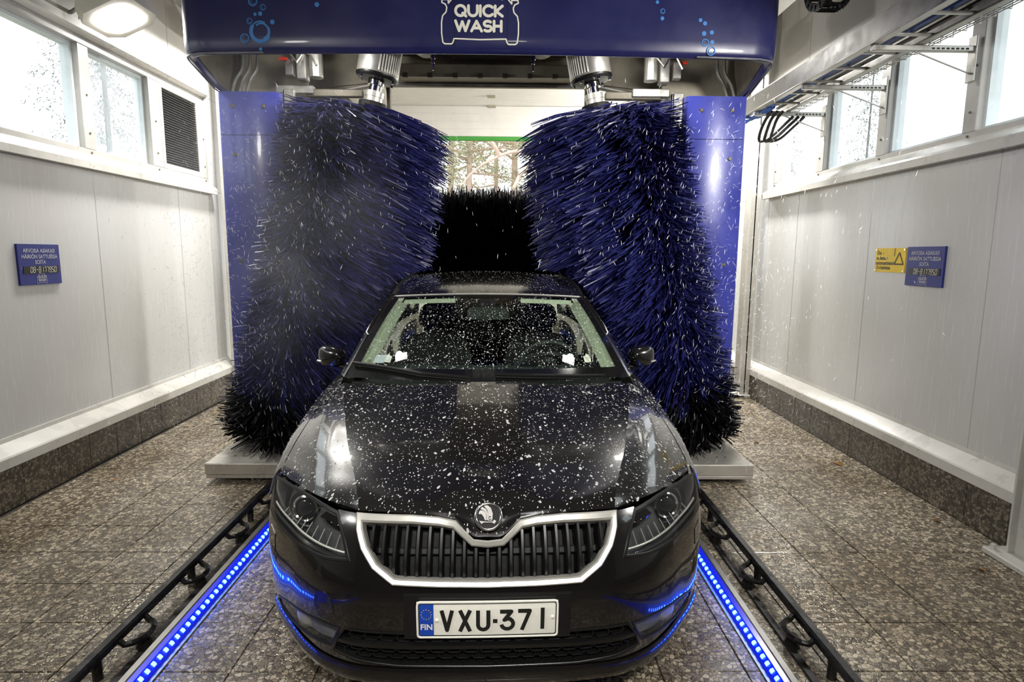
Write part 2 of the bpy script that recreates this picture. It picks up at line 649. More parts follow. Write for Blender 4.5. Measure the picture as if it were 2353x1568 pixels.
# ------------------------------------------------------------------ interpolation helpers
def cr1(tab):
    a = np.array(tab, float)
    xs, ys = a[:, 0], a[:, 1]
    m = np.gradient(ys, xs)

    def f(x):
        x = min(max(x, xs[0]), xs[-1])
        i = min(max(int(np.searchsorted(xs, x)) - 1, 0), len(xs) - 2)
        h = xs[i + 1] - xs[i]
        t = (x - xs[i]) / h
        return ((1 + 2 * t) * (1 - t) ** 2 * ys[i] + t * (1 - t) ** 2 * h * m[i] + t * t * (3 - 2 * t) * ys[i + 1] + t * t * (t - 1) * h * m[i + 1])
    return f


def crv(P, ts):
    """Catmull-Rom through rows of P (n x ...), ts in 0..1"""
    P = np.asarray(P, float)
    n = len(P)
    out = []
    for t in ts:
        x = t * (n - 1)
        i = min(int(x), n - 2)
        f = x - i
        p1, p2 = P[i], P[i + 1]
        p0 = P[i - 1] if i > 0 else 2 * p1 - p2
        p3 = P[i + 2] if i + 2 < n else 2 * p2 - p1
        out.append(.5 * ((2 * p1) + (-p0 + p2) * f + (2 * p0 - 5 * p1 + 4 * p2 - p3) * f * f + (-p0 + 3 * p1 - 3 * p2 + p3) * f ** 3))
    return np.array(out)


def patch(net, nr, nc, r0=0., r1=1., c0=0., c1=1.):
    N = np.asarray(net, float)
    A = crv(N, np.linspace(r0, r1, nr))
    B = crv(A.transpose(1, 0, 2), np.linspace(c0, c1, nc))
    return B.transpose(1, 0, 2)


def inside(poly, x, y):
    c = False
    n = len(poly)
    for i in range(n):
        x0, y0 = poly[i]
        x1, y1 = poly[i - 1]
        if (y0 > y) != (y1 > y) and x < (x1 - x0) * (y - y0) / (y1 - y0) + x0:
            c = not c
    return c


def nearest(poly, x, y):
    best, bp = 1e9, None
    n = len(poly)
    for i in range(n):
        ax, ay = poly[i - 1]
        bx, by = poly[i]
        dx, dy = bx - ax, by - ay
        t = max(0, min(1, ((x - ax) * dx + (y - ay) * dy) / (dx * dx + dy * dy + 1e-12)))
        qx, qy = ax + dx * t, ay + dy * t
        d = (qx - x) ** 2 + (qy - y) ** 2
        if d < best:
            best, bp = d, (qx, qy)
    return bp


def inset(poly, w):
    """offset a polygon inwards by w (any winding)"""
    n = len(poly)
    ar = sum(poly[i - 1][0] * poly[i][1] - poly[i][0] * poly[i - 1][1] for i in range(n))
    sg = 1 if ar > 0 else -1
    out = []
    for i in range(n):
        a, b, c = Vector(poly[i - 1]), Vector(poly[i]), Vector(poly[(i + 1) % n])
        d0, d1 = (b - a).normalized(), (c - b).normalized()
        n0, n1 = Vector((-d0.y, d0.x)) * sg, Vector((-d1.y, d1.x)) * sg
        m = (n0 + n1)
        m = m / max(.35, m.dot(n0)) if m.length > 1e-6 else n0
        out.append(tuple(b + m * w))
    return out


def smooth_poly(poly, k=1):
    """Chaikin corner cutting"""
    for _ in range(k):
        out = []
        n = len(poly)
        for i in range(n):
            a, b = poly[i], poly[(i + 1) % n]
            out.append((a[0] * .8 + b[0] * .2, a[1] * .8 + b[1] * .2))
            out.append((a[0] * .2 + b[0] * .8, a[1] * .2 + b[1] * .8))
        poly = out
    return poly

# ================================================================== ROOM
XL, XR = -3.15, 2.86          # wall faces
PL, PR = -3.05, 2.77          # plinth faces
Y0, Y1 = -1.6, 9.7            # front and back wall
ZC = 4.15                     # ceiling
GC = -0.165                   # centre line of the wash bay

# ---- floor: grout bed, separate tiles
FL = struct('floor', MB().box(XL - .1, XR + .1, Y0 - .3, Y1 + .05, -.16, -.007), 'grout', 'wet terrazzo tile floor of the wash bay')
TX, TY, GAP = .3295, .3105, .004
tile_me = make_mesh('tile', MB().box(-TX / 2 + GAP / 2, TX / 2 - GAP / 2, -TY / 2 + GAP / 2, TY / 2 - GAP / 2, -.012, 0, .002), M['tile'])
x_first = 1.594 - TX * 14
y_first = 2.41 - TY
rest = MB()
for j in range(-12, 26):
    for i in range(0, 18):
        cx, cy = x_first + TX * (i + .5), y_first + TY * (j + .5)
        hx0, hx1 = max(cx - TX / 2, PL), min(cx + TX / 2, PR)
        if hx1 - hx0 < .05 or cy > Y1:
            continue
        jz = random.uniform(-.0008, .0008)
        if -1 <= j <= 14 and cx - TX / 2 > PL - .2 and hx1 - hx0 > TX * .9:
            inst('tile', tile_me, (cx, cy, jz), FL, scale=None)
        else:
            rest.box(hx0 + GAP / 2, hx1 - GAP / 2, cy - TY / 2 + GAP / 2, cy + TY / 2 - GAP / 2, -.012, jz, .002)
obj('outer_tiles', rest, 'tile', FL, kind='stuff')

# ---- walls with sheet panels; window bands left open
WZ0, WZ1 = 2.36, 3.12


def side_wall(name, X, out, label, seams):
    """out = -1 for the wall at negative X, +1 for the other"""
    a, b = sorted((X + out * .03, X + out * .22))
    core = MB().box(a, b, Y0, Y1, -.1, WZ0 - .16).box(a, b, Y0, Y1, WZ1 + .10, ZC).box(a, b, Y0, .55, WZ0 - .16, WZ1 + .1).box(a, b, 6.68, Y1, WZ0 - .16, WZ1 + .1)
    w = struct(name, core, 'wall_up', label)
    a, b = sorted((X, X + out * .03))
    for y0, y1 in zip(seams[:-1], seams[1:]):
        obj('panel', MB().box(a, b, y0 + .0015, y1 - .0015, .30, WZ0 - .13, .004), 'wall', w)
        obj('upper_panel', MB().box(a, b, y0 + .0015, y1 - .0015, WZ1 + .07, ZC, .004), 'wall_up', w)
    obj('panel', MB().box(a, b, 6.62, Y1, WZ0 - .13, WZ1 + .07, .004), 'wall', w)
    obj('panel', MB().box(a, b, Y0, .6, WZ0 - .13, WZ1 + .07, .004), 'wall', w)
    return w


side_wall('wall_left', XL, -1, 'glossy pale panel wall below the window band', [Y0, -.05, 1.15, 2.35, 3.55, 4.75, 5.95, 6.62, 8.2, Y1])
side_wall('wall_right', XR, 1, 'glossy pale panel wall carrying the yellow warning sign', [Y0, -.05, 1.15, 2.35, 3.55, 4.76, 5.96, 6.62, 8.2, Y1])

# ---- terrazzo plinths
PT = .262
pl_me = make_mesh('tile', MB().box(-.02, .02, -.154 + .0015, .154 - .0015, 0.0, PT, .002), M['plinth'])
for nm, X, ph, sx in (('baseboard_left', PL, 4.606, -1), ('baseboard_right', PR, 4.636, 1)):
    a, b = sorted((X + sx * .025, X + sx * .30))
    pb = struct(nm, MB().box(a, b, Y0, Y1, -.1, PT - .004), 'grout', 'dark terrazzo tile plinth along the wall foot')
    for k in range(-20, 17):
        yc = ph + .308 * (k + .5)
        if Y0 + .2 < yc < Y1 - .15:
            inst('tile', pl_me, (X + sx * .02, yc, 0), pb)


# ---- sill over the plinth (sloped white profile) and ledge under the windows
def extr(mb, prof, X, sx, ya, yb):
    """prof: (outward distance from X, z)"""
    return mb.prism([(d, z) for d, z in prof], lambda u, v, w: (X + sx * u, w, v), ya, yb)


for nm, X, sx, cuts, lb in (('trim_1', PL, -1, [Y0, .35, 2.5, 4.73, 6.62, Y1], 'white sloped sill capping the plinth below the plain blue sign'),
                            ('trim_2', PR, 1, [Y0, .4, 2.9, 6.62, Y1], 'white sloped sill capping the plinth below the yellow sign')):
    t = struct_empty(nm, (X, 3, PT), lb)
    for a, b in zip(cuts[:-1], cuts[1:]):
        obj('sill_length', extr(MB(), [(-.012, PT), (-.014, PT + .062), (-.006, PT + .072), (.085, PT + .128), (.088, PT + .155), (.13, PT + .155), (.13, PT)], X, sx, a + .001, b - .001), 'trim', t)
for nm, X, sx, cuts, lb in (('trim_3', XL + .07, -1, [.4, 2.4, 4.62, 6.62], 'white window ledge above the wall with the single blue sign'),
                            ('trim_4', XR - .08, 1, [.4, 2.9, 5.05, 6.65], 'white window ledge above the wall with two signs')):
    t = struct_empty(nm, (X, 3, 2.2), lb)
    for a, b in zip(cuts[:-1], cuts[1:]):
        obj('sill_length', extr(MB(), [(0, 2.195), (0, 2.245), (.012, 2.262), (.15, 2.352), (.18, 2.352), (.18, 2.215), (.03, 2.195)], X, sx, a + .001, b - .001), 'trim', t)
for nm, X, sx, lb in (('trim_5', XL + .03, -1, 'pale flashing strip over the window band beside the floodlight'), ('trim_6', XR - .03, 1, 'pale flashing strip over the window band beside the cable tray')):
    struct(nm, extr(MB(), [(0, WZ1 + .085), (0, WZ1 + .14), (.04, WZ1 + .15), (.10, WZ1 + .05), (.02, WZ1 + .075)], X, sx, .4, 6.62), 'trim', lb)


# ---- windows
def window_band(name, X, sx, mull, label, vent=None, fog=()):
    """mull: list of (y0,y1) solid mullions in order; panes lie between them"""
    w = struct_empty(name, (X, mull[0][0], WZ0), label)
    a, b = sorted((X + sx * .03, X + sx * .10))
    ya, yb = mull[0][0], mull[-1][1]
    obj('frame', MB().box(a, b, ya, yb, WZ0 - .045, WZ0, .004), 'frame', w)
    obj('frame', MB().box(a, b, ya, yb, WZ1, WZ1 + .06, .004), 'frame', w)
    for y0, y1 in mull:
        obj('mullion', MB().box(a, b, y0, y1, WZ0, WZ1, .004), 'frame', w)
    bolt = MB().cyl((0, 0, 0), (-sx * .006, 0, 0), .008, n=8)
    bme = make_mesh('screw', bolt, M['dull_dark'])
    for y0, y1 in mull:
        for z in (WZ0 + .12, WZ0 + .4):
            inst('screw', bme, (X + sx * .03, (y0 + y1) / 2, z), w)
        inst('screw', bme, (X + sx * .03, (y0 + y1) / 2, WZ0 - .025), w)
    for k, (m0, m1) in enumerate(zip(mull[:-1], mull[1:])):
        y0, y1 = m0[1], m1[0]
        if vent == k:
            vp = obj('vent_frame', MB().box(a, b, y0, y0 + .05, WZ0, WZ1, .003).box(a, b, y1 - .03, y1, WZ0, WZ1, .003).box(a, b, y0 + .05, y1 - .03, WZ0, WZ0 + .05, .003).box(a, b, y0 + .05, y1 - .03, WZ1 - .03, WZ1, .003), 'frame', w)
            bx0, bx1 = sorted((X + sx * .092, X + sx * .10))
            obj('vent_back', MB().box(bx0, bx1, y0, y1, WZ0, WZ1), 'vent', vp)  # dark backing added to stop daylight coming through the slats
            zs = WZ0 + .05
            n = 30
            dz = (WZ1 - .03 - zs) / n
            for i in range(n):
                z = zs + dz * i
                mb = MB().prism([(.035, z + .004), (.044, z), (.088, z + dz), (.079, z + dz + .004)], lambda u, v, q: (X + sx * u, q, v), y0 + .05, y1 - .03)
                obj('slat', mb, 'vent', vp)
            continue
        # inner gasket frame, thinner and set back, and the pane
        gx0, gx1 = sorted((X + sx * .075, X + sx * .15))
        g = .022
        mb = MB().box(gx0, gx1, y0, y0 + g, WZ0, WZ1).box(gx0, gx1, y1 - g, y1, WZ0, WZ1).box(gx0, gx1, y0 + g, y1 - g, WZ0, WZ0 + g).box(gx0, gx1, y0 + g, y1 - g, WZ1 - g, WZ1)
        obj('gasket_frame', mb, 'frame_in', w)
        px0, px1 = sorted((X + sx * .108, X + sx * .112))
        xm = X + sx * .11
        obj('pane', MB().add([(xm, y0 + g, WZ0 + g), (xm, y1 - g, WZ0 + g), (xm, y1 - g, WZ1 - g), (xm, y0 + g, WZ1 - g)], [(0, 1, 2, 3)]), 'glass_fog' if k in fog else 'glass', w)
    return w


window_band('window_1', XL, -1, [(.55, .62), (1.16, 1.28), (2.05, 2.16), (2.94, 3.05), (3.83, 3.94)][:1] + [(1.2, 1.32), (2.08, 2.20), (2.96, 3.08)] + [(3.84, 3.96), (4.745, 4.865), (5.63, 5.80), (6.50, 6.66)],
            'long window band with a grey vent louvre beside the floodlight', vent=6, fog=(5,))
window_band('window_2', XR, 1, [(.55, .62), (1.2, 1.30), (2.08, 2.18), (2.96, 3.06), (3.82, 3.93), (4.72, 4.83), (5.62, 5.75), (6.53, 6.66)],
            'long window band behind the cable tray brackets', fog=())

# ---- back wall with the door opening, ceiling, front wall
DX0, DX1, DZ = GC - 2.05, GC + 2.0, 3.75
struct('wall_back', MB().box(XL - .2, DX0, Y1, Y1 + .2, -.1, ZC).box(DX1, XR + .2, Y1, Y1 + .2, -.1, ZC).box(DX0, DX1, Y1, Y1 + .2, DZ + .12, ZC), 'wall_up', 'pale end wall around the raised door')
struct('wall_front', MB().box(XL - .2, XR + .2, Y0 - .2, Y0, -.1, ZC), 'front', 'dark closed end wall at the bay entrance')
struct('ceiling', MB().box(XL - .25, XR + .25, Y0 - .2, Y1 + .2, ZC, ZC + .15), 'ceil', 'plain ceiling over the wash bay')
struct('ground', MB().box(-60, 60, Y1 + .2, 95, -.3, -.05).box(-60, XL - .25, -30, Y1 + .2, -.3, -.05).box(XR + .25, 60, -30, Y1 + .2, -.3, -.05), 'earth', 'pale forest ground outside the building')

# ---- sectional overhead door, pushed up under the ceiling
D = struct_empty('door_1', (GC, Y1, 3.4), 'white sectional door rolled up overhead, green bottom seal')
seq = [(Y1 - .06, 3.385, Y1 - .06, 3.842)]
for k in range(5):
    seq.append((Y1 - .062 - .56 * k, 3.84 + .004 * k, Y1 - .062 - .56 * (k + 1), 3.844 + .004 * k))
for k, (ya, za, yb, zb) in enumerate(seq):
    d = Vector((0, yb - ya, zb - za))
    L = d.length
    d.normalize()
    nn = Vector((0, d.z, -d.y)) if k == 0 else Vector((0, 0, 1))
    if k == 0:
        nn = Vector((0, 1, 0))
    prof, NR = [], 4
    for q in range(NR):
        s0, s1 = L * q / NR, L * (q + 1) / NR
        prof += [(s0 + .003, .004), (s0 + .008, 0), (s1 - .008, 0), (s1 - .003, .004)]
    prof += [(L, .04), (0, .04)]
    p = obj('door_panel', MB().prism(prof, lambda u, v, w, ya=ya, za=za, d=d, nn=nn: tuple(Vector((w, ya, za)) + d * u + nn * v), DX0 - .1, DX1 + .1), 'door', D)
    if k > 0:
        for hx in (GC - 1.72, GC - .05, GC + 1.65):
            obj('hinge', MB().box(hx - .06, hx + .06, ya - .045, ya + .045, za - .016, za + .001, .004).cyl((hx - .055, ya, za - .02), (hx + .055, ya, za - .02), .012, n=8), 'dull', p)
obj('bottom_seal', MB().box(DX0 - .1, DX1 + .1, Y1 - .075, Y1 - .01, 3.325, 3.386, .01), 'green', D)
for sx in (DX0 - .14, DX1 + .14):
    obj('track', MB().box(sx - .03, sx + .03, Y1 - .11, Y1 - .02, 0.3, 3.75, .005).box(sx - .03, sx + .03, Y1 - 3.2, Y1 - .1, 3.86, 3.93, .005), 'steel', D)


# ---- steel posts with base plates
def post(x0, x1, y0, y1, label, plate):
    t = thing('steel_post', label, 'post', ((x0 + x1) / 2, (y0 + y1) / 2, 0))
    obj('shaft', MB().box(x0, x1, y0, y0 + .012, .035, ZC - .01, .003).box(x0, x1, y1 - .012, y1, .035, ZC - .01, .003).box((x0 + x1) / 2 - .006, (x0 + x1) / 2 + .006, y0, y1, .035, ZC - .01), 'trim', t)
    px0, px1, py0, py1 = plate
    p = obj('base_plate', MB().box(px0, px1, py0, py1, .001, .035, .006), 'trim', t)
    for bx in (px0 + .035, px1 - .035):
        for by in (py0 + .035, py1 - .035):
            obj('anchor_bolt', MB().cyl((bx, by, .03), (bx, by, .06), .013, n=6), 'trim', p)


post(2.655, 2.765, 6.62, 6.80, 'white steel post on a base plate at the end of the wall with two signs', (2.585, 2.768, 6.57, 6.86))
post(2.672, 2.765, 2.80, 2.98, 'white steel post on a base plate ahead of the two wall signs', (2.60, 2.768, 2.74, 3.05))
post(-3.045, -2.94, 6.62, 6.80, 'cream steel post beside the grey vent louvre', (-3.048, -2.87, 6.57, 6.86))
post(-3.045, -2.95, 1.30, 1.48, 'cream steel post on the wall with the single blue sign, far from the vent', (-3.048, -2.88, 1.24, 1.55))


# ---- wall floodlights
def floodlight(x, y, z, sx, label, power, tilt=.55, aim=None, spread=180):
    t = thing('floodlight', label, 'lamp', (x, y, z), group='wall floodlights')
    ax = Vector((-sx * math.sin(tilt), 0, -math.cos(tilt)))     # aiming direction
    c = Vector((x, y, z))
    ey = Vector((0, 1, 0))
    if aim:
        ax = (Vector(aim) - c).normalized()
        ey = Vector((0, 0, 1)).cross(ax).normalized()
    ex = ey.cross(ax).normalized()

    def fm(u, v, w):
        return tuple(c + ey * u + ex * v + ax * w)
    a, b = .23, .20
    body = MB().prism(smooth_poly([(-a, -b), (a, -b), (a, b), (-a, b)], 1), fm, -.10, 0)
    body.prism([(-a * .7, -b * .7), (a * .7, -b * .7), (a * .7, b * .7), (-a * .7, b * .7)], fm, -.15, -.10)
    obj('housing', body, 'lamp_body', t)
    obj('rim', MB().prism(smooth_poly([(-a, -b), (a, -b), (a, b), (-a, b)], 1), fm, 0, .012), 'lamp_body', t)
    obj('diffuser', MB().prism(smooth_poly([(-a * .72, -b * .72), (a * .72, -b * .72), (a * .72, b * .72), (-a * .72, b * .72)], 2), fm, .012, .018), 'flood', t)
    obj('bracket', MB().tube([fm(-a, 0, -.05), fm(-a - .02, 0, -.05), fm(-a - .02, 0, -.2), fm(a + .02, 0, -.2), fm(a + .02, 0, -.05), fm(a, 0, -.05)], .012, 6)
        .cyl(fm(0, 0, -.2), (x, y, ZC) if z > 3.55 else ((XL if sx < 0 else XR) if abs(x) > 2 else x, y if abs(x) > 2 else Y0, z + .03), .014, n=8), 'steel', t)
    obj('clip', MB().box(x - .02, x + .02, y + a - .05, y + a - .01, z + .02, z + .06, .004), 'dull_dark', t)
    ld = bpy.data.lights.new('floodlight_beam', 'AREA')
    ld.shape = 'RECTANGLE'
    ld.size = .36
    ld.size_y = .22
    ld.energy = power
    ld.color = (1.0, .980, .945)
    ld.spread = math.radians(spread)
    lo = bpy.data.objects.new('floodlight_beam', ld)
    COL.objects.link(lo)
    lo.parent = t
    lo.location = ax * .03
    lo.rotation_euler = ax.to_track_quat('-Z', 'Y').to_euler()
    return t


floodlight(-2.80, 4.66, 3.26, -1, 'glaring floodlight above the window band near the vent louvre', FLOOD_W * .24, .42, None, 150)
floodlight(2.62, 1.68, 2.66, 1, 'floodlight below the cable tray ahead of the two signs', FLOOD_W * .44, .75, (.2, 4.6, 1.7), 110)
floodlight(-2.75, .8, 3.0, -1, 'floodlight over the window band away from the vent louvre', FLOOD_W * .22, .75, (2.3, 4.3, .9), 75)
floodlight(.25, -1.25, 3.35, 1, 'unseen fill floodlight added over the closed bay entrance', FLOOD_W * .14, .75, (-.1, 1.9, .55), 60)  # added out of view to brighten the car front and number plate
floodlight(2.30, 6.25, 3.64, 1, 'floodlight high on the wall behind the gantry head', FLOOD_W * 1.1, .25)
floodlight(2.52, 8.6, 3.50, 1, 'floodlight behind the gantry beside the raised door', FLOOD_W * 2.7)
floodlight(-2.58, 6.25, 3.70, -1, 'floodlight high behind the gantry head past the vent louvre', FLOOD_W * 1.1, .25)


# ---- signs
def sign_map(X, sx, yc, zc):
    """u runs left to right for a reader facing the wall"""
    def fm(u, v, n):
        return (X - sx * n, yc - sx * u if sx > 0 else yc + u, zc + v)
    return fm


def info_sign(X, sx, yc, zc, label):
    t = thing('info_sign', label, 'sign', (X, yc, zc), group='blue customer notices')
    fm = sign_map(X, sx, yc, zc)
    a, b = .182, .134
    obj('board', MB().prism([(-a, -b), (a, -b), (a, b), (-a, b)], fm, .001, .016), 'sign_blue', t)
    mb = MB()
    text(mb, 'ARVOISA ASIAKAS!', .036, 0, .079, fm, .018, .0006, xs=.92)
    text(mb, 'HÄIRIÖN SATTUESSA', .036, 0, .040, fm, .018, .0006, xs=.92)
    text(mb, 'SOITA', .036, 0, .004, fm, .018, .0006, xs=.92)
    obj('lettering', mb, 'sign_text', t)
    d = obj('number_display', MB().prism([(-.15, -.058), (.158, -.058), (.158, -.012), (-.15, -.012)], fm, .016, .019), 'sign_black', t)
    obj('number', seven(MB(), '  08-8177950', .036, -.142, -.053, fm, .0205), 'white_print', d)
    lg = MB()
    logo_car(lg, .044, 0, -.122, fm, .0022, .018)
    logo_word(lg, 'QUICK', .020, 0, -.092, fm, .018, .2, 6)
    logo_word(lg, 'WASH', .020, 0, -.114, fm, .018, .2, 6)
    obj('logo', lg, 'sign_text', t)
    return t


info_sign(XL, -1, 4.115, 1.497, 'blue notice with phone number alone on the panel wall')
info_sign(XR, 1, 4.08, 1.523, 'blue notice with phone number next to the yellow warning sign')
WS = thing('warning_sign', 'yellow door warning plate with black triangle', 'sign', (XR, 4.468, 1.562))
fm = sign_map(XR, 1, 4.468, 1.562)
obj('board', MB().prism([(-.176, -.089), (.176, -.089), (.176, .089), (-.176, .089)], fm, .001, .007), 'yellow', WS)
mb = MB()
for q, (s, u, v) in enumerate((('Ovi  ‹', -.155, .040), ('sulkeutuu', -.160, .003), ('automaattisesti', -.163, -.034), ('0 s kuluttua', -.150, -.068))):
    text(mb, s, .040, u, v, fm, .009, .0008, 'LEFT', .86)
strokes(mb, [[(.055, -.028), (.157, -.028), (.108, .055), (.055, -.028)]], .0095, fm, .009, True, 8)
strokes(mb, [[(.054, .086), (.052, .03)]], .006, fm, .009, False)
obj('lettering', mb, 'ink', WS)
for u in (-.163, .163):
    for v in (-.077, .077):
        obj('screw', MB().cyl(fm(u, v, .006), fm(u, v, .012), .006, n=8), 'chrome', WS)

# ---- cable tray over the window with two signs below
CT = thing('cable_tray', 'galvanised cable tray on arms across the window band', 'cable tray', (2.45, 3.5, 2.88))
TY0, TY1 = .2, 5.72
obj('side_rail', MB().box(2.238, 2.252, TY0, TY1 + .7, 2.885, 3.03, .003).box(2.225, 2.275, TY0, TY1 + .7, 2.872, 2.888, .003), 'steel', CT)
obj('side_rail', MB().box(2.520, 2.530, TY0, TY1, 2.885, 2.96, .003).box(2.510, 2.55, TY0, TY1, 2.872, 2.886, .003), 'steel', CT)
rg = make_mesh('rung', MB().box(-.135, .135, -.012, .012, -.008, .008, .003), M['steel'])
for k in range(17):
    inst('rung', rg, (2.386, TY0 + .3 + .325 * k, 2.89), CT)
mb = MB()
for k in range(5):
    x = 2.56 + .0235 * k
    mb.tube([(x, TY0, 2.885 + (.06 if k == 4 else 0)), (x, TY1 - .05, 2.885 + (.06 if k == 4 else 0))], .0035, 5)
for k in range(52):
    y = TY0 + .1 + .105 * k
    mb.tube([(2.56, y, 2.884), (2.655, y, 2.884), (2.655, y, 2.95)], .0035, 5)
obj('wire_basket', mb, 'steel', CT)
for k, y in enumerate((5.62, 4.75, 3.88, 3.07, 2.12, 1.25)):
    br = obj('support_arm', MB().box(2.24, 2.87, y - .02, y + .02, 2.836, 2.870, .004), 'steel', CT)
    obj('wall_plate', MB().box(2.862, 2.875, y - .035, y + .035, 2.66, 2.93, .003), 'steel', br)
    obj('stay_rod', MB().cyl((2.50, y, 2.84), (2.866, y, 2.71), .006, n=6), 'steel', br)
    for q in range(8):
        obj('arm_slot', MB().box(2.60 + .03 * q, 2.618 + .03 * q, y - .0215, y - .019, 2.845, 2.855), 'blackm', br)
for k in range(7):
    x = 2.285 + .032 * k
    z = 2.918 + .012 * (k % 3)
    wv = [(x + .010 * math.sin(yy * 2.1), yy, z) for yy in np.arange(TY0, TY1 + .01, .25)]
    c = obj('cable', MB().tube(wv, .0155 if k % 2 else .0150, 6), 'cable_blue' if k == 3 else 'cable', None)
    tag(c, ['thick black cable in the tray against its solid rail', 'black cable second from the solid tray rail', 'thin black cable third in the tray', 'blue hose lying among black cables in the tray', 'thin black cable beside the blue hose', 'thick black cable second from the slotted tray rail', 'thin black cable against the slotted tray rail'][k], 'cable', 'cables in the tray')
for k in range(3):
    x = 2.36 + .05 * k
    pth = [(x, 5.55, 2.86), (x - .02, 5.63, 2.80), (x - .04, 5.68, 2.70 - .02 * k), (x - .02, 5.72, 2.635), (x + .06, 5.70, 2.66), (x + .16, 5.66, 2.76), (x + .22, 5.60, 2.83)]
    c = obj('hanging_cable', MB().tube(crv(pth, np.linspace(0, 1, 22)).tolist(), .014, 8), 'cable')
    tag(c, ['black cable loop hanging at the tray end, closest to the gantry', 'middle black cable loop hanging at the tray end', 'black cable loop hanging at the tray end, closest to the window'][k], 'cable', 'cable loops at the tray end')
for k in range(3):
    pth = [(2.30 + .03 * k, 5.5, 2.885), (2.25 + .03 * k, 5.68, 2.84), (2.20 + .03 * k, 5.80, 2.80 + .03 * k), (2.10, 5.95, 2.83 + .035 * k), (1.98, 6.1, 2.89 + .035 * k)]
    c = obj('blue_hose', MB().tube(crv(pth, np.linspace(0, 1, 18)).tolist(), .011, 7), 'cable_blue')
    tag(c, ['upper blue hose leaving the tray end', 'middle blue hose leaving the tray end', 'lower blue hose leaving the tray end'][2 - k], 'hose', 'blue hoses at the tray end')

# ---- energy chain hanging beside the gantry head
EC = thing('cable_chain', 'black link cable chain on a rail beside the gantry head', 'cable chain', (2.2, 4.3, 3.2))
for k in range(11):
    an = -1.2 + k * .30
    cy, cz = 4.35 + .20 * math.sin(an), 3.475 - .20 * math.cos(an)
    tng = Vector((0, math.cos(an), math.sin(an)))
    nr = Vector((0, -math.sin(an), math.cos(an)))
    mb = MB()
    for sx in (-.075, .075):
        def lm(u, v, w, sx=sx, cy=cy, cz=cz, tng=tng, nr=nr):
            q = Vector((2.2 + sx + w, cy, cz)) + tng * u + nr * v
            return tuple(q)
        mb.prism(smooth_poly([(-.038, -.024), (.038, -.024), (.038, .024), (-.038, .024)], 1), lm, -.008, .008)
    mb.cyl(tuple(Vector((2.125, cy, cz)) - nr * .02), tuple(Vector((2.275, cy, cz)) - nr * .02), .007, n=6)
    mb.cyl(tuple(Vector((2.125, cy, cz)) + nr * .02), tuple(Vector((2.275, cy, cz)) + nr * .02), .007, n=6)
    obj('chain_link', mb, 'black', EC)
obj('carrier_rail', MB().box(2.10, 2.30, 4.5, 5.75, 3.60, 3.63, .004).box(2.10, 2.11, 4.5, 5.75, 3.63, 3.70).box(2.29, 2.30, 4.5, 5.75, 3.63, 3.70), 'steel', EC)
for yh in (4.8, 5.5):
    obj('hanger', MB().box(2.19, 2.21, yh, yh + .04, 3.63, ZC), 'steel', EC)

# ---- wheel guide rails with half-round loops, and lit LED strips
for X, sg, lb in ((-1.515, 1, 'black wheel guide rail on the side of the lone blue sign'), (1.245, -1, 'black wheel guide rail on the side of the yellow sign')):
    t = thing('guide_rail', lb, 'rail', (X, 3.6, 0), group='wheel guide rails')
    obj('rail_bar', MB().box(X - .022, X + .022, .4, 3.97, .072, .112, .008), 'rail', t)
    obj('floor_strip', MB().box(X + sg * .075 - .016, X + sg * .075 + .016, .4, 3.97, .0005, .012, .003), 'rail', t)
    for k in range(7):
        y = 2.25 - .45 * 3 + .45 * k
        pth = [(X + sg * .018, y - .085, .085)] + [(X + sg * (.018 + .072 * math.sin(a)), y - .085 * math.cos(a), .065) for a in np.linspace(.25, PI - .25, 9)] + [(X + sg * .018, y + .085, .085)]
        lp = obj('loop_bracket', MB().tube(pth, .011, 6, flat=1.3), 'rail', t)
        obj('loop_foot', MB().cyl((X + sg * .06, y, .0005), (X + sg * .06, y, .05), .03, .022, n=10), 'rail', lp)
    for k in range(5):
        y = .7 + .68 * k
        obj('stand', MB().cyl((X, y, .0005), (X, y, .08), .018, n=8), 'rail', t)
ledm = MB()
ledm.add([(-.009, -.009, 0), (.009, -.009, 0), (.009, .009, 0), (-.009, .009, 0), (0, 0, .011)], [(0, 1, 4), (1, 2, 4), (2, 3, 4), (3, 0, 4)])
for X, sg, lb in ((-1.343, 1, 'glowing blue LED strip on the side of the lone blue sign'), (1.030, -1, 'glowing blue LED strip on the side of the yellow sign')):
    t = thing('led_strip', lb, 'LED strip', (X, 3.6, 0), group='blue LED strips')
    obj('channel', MB().box(X - sg * .036 - .016, X - sg * .036 + .016, .4, 6.3, .0005, .048, .004).box(X - .03, X + .04 * sg, .4, 6.3, .0004, .008) if sg > 0 else
        MB().box(X + .036 - .016, X + .036 + .016, .4, 6.3, .0005, .048, .004).box(X - .04, X + .03, .4, 6.3, .0004, .008), 'alu', t)
    prof = [(-.019, .009), (.024, .009), (.022, .022), (.002, .043), (-.019, .045)]
    obj('cover', MB().prism([(X + sg * a, b) for a, b in prof], lambda u, v, w: (u, w, v), .4, 6.3), 'led_cover', t)
    lme = make_mesh('led', ledm, M['led'])
    for k in range(112):
        inst('led', lme, (X + sg * .0145, 1.85 + .0415 * k, .0335), t, rot=(0, sg * .75, 0))

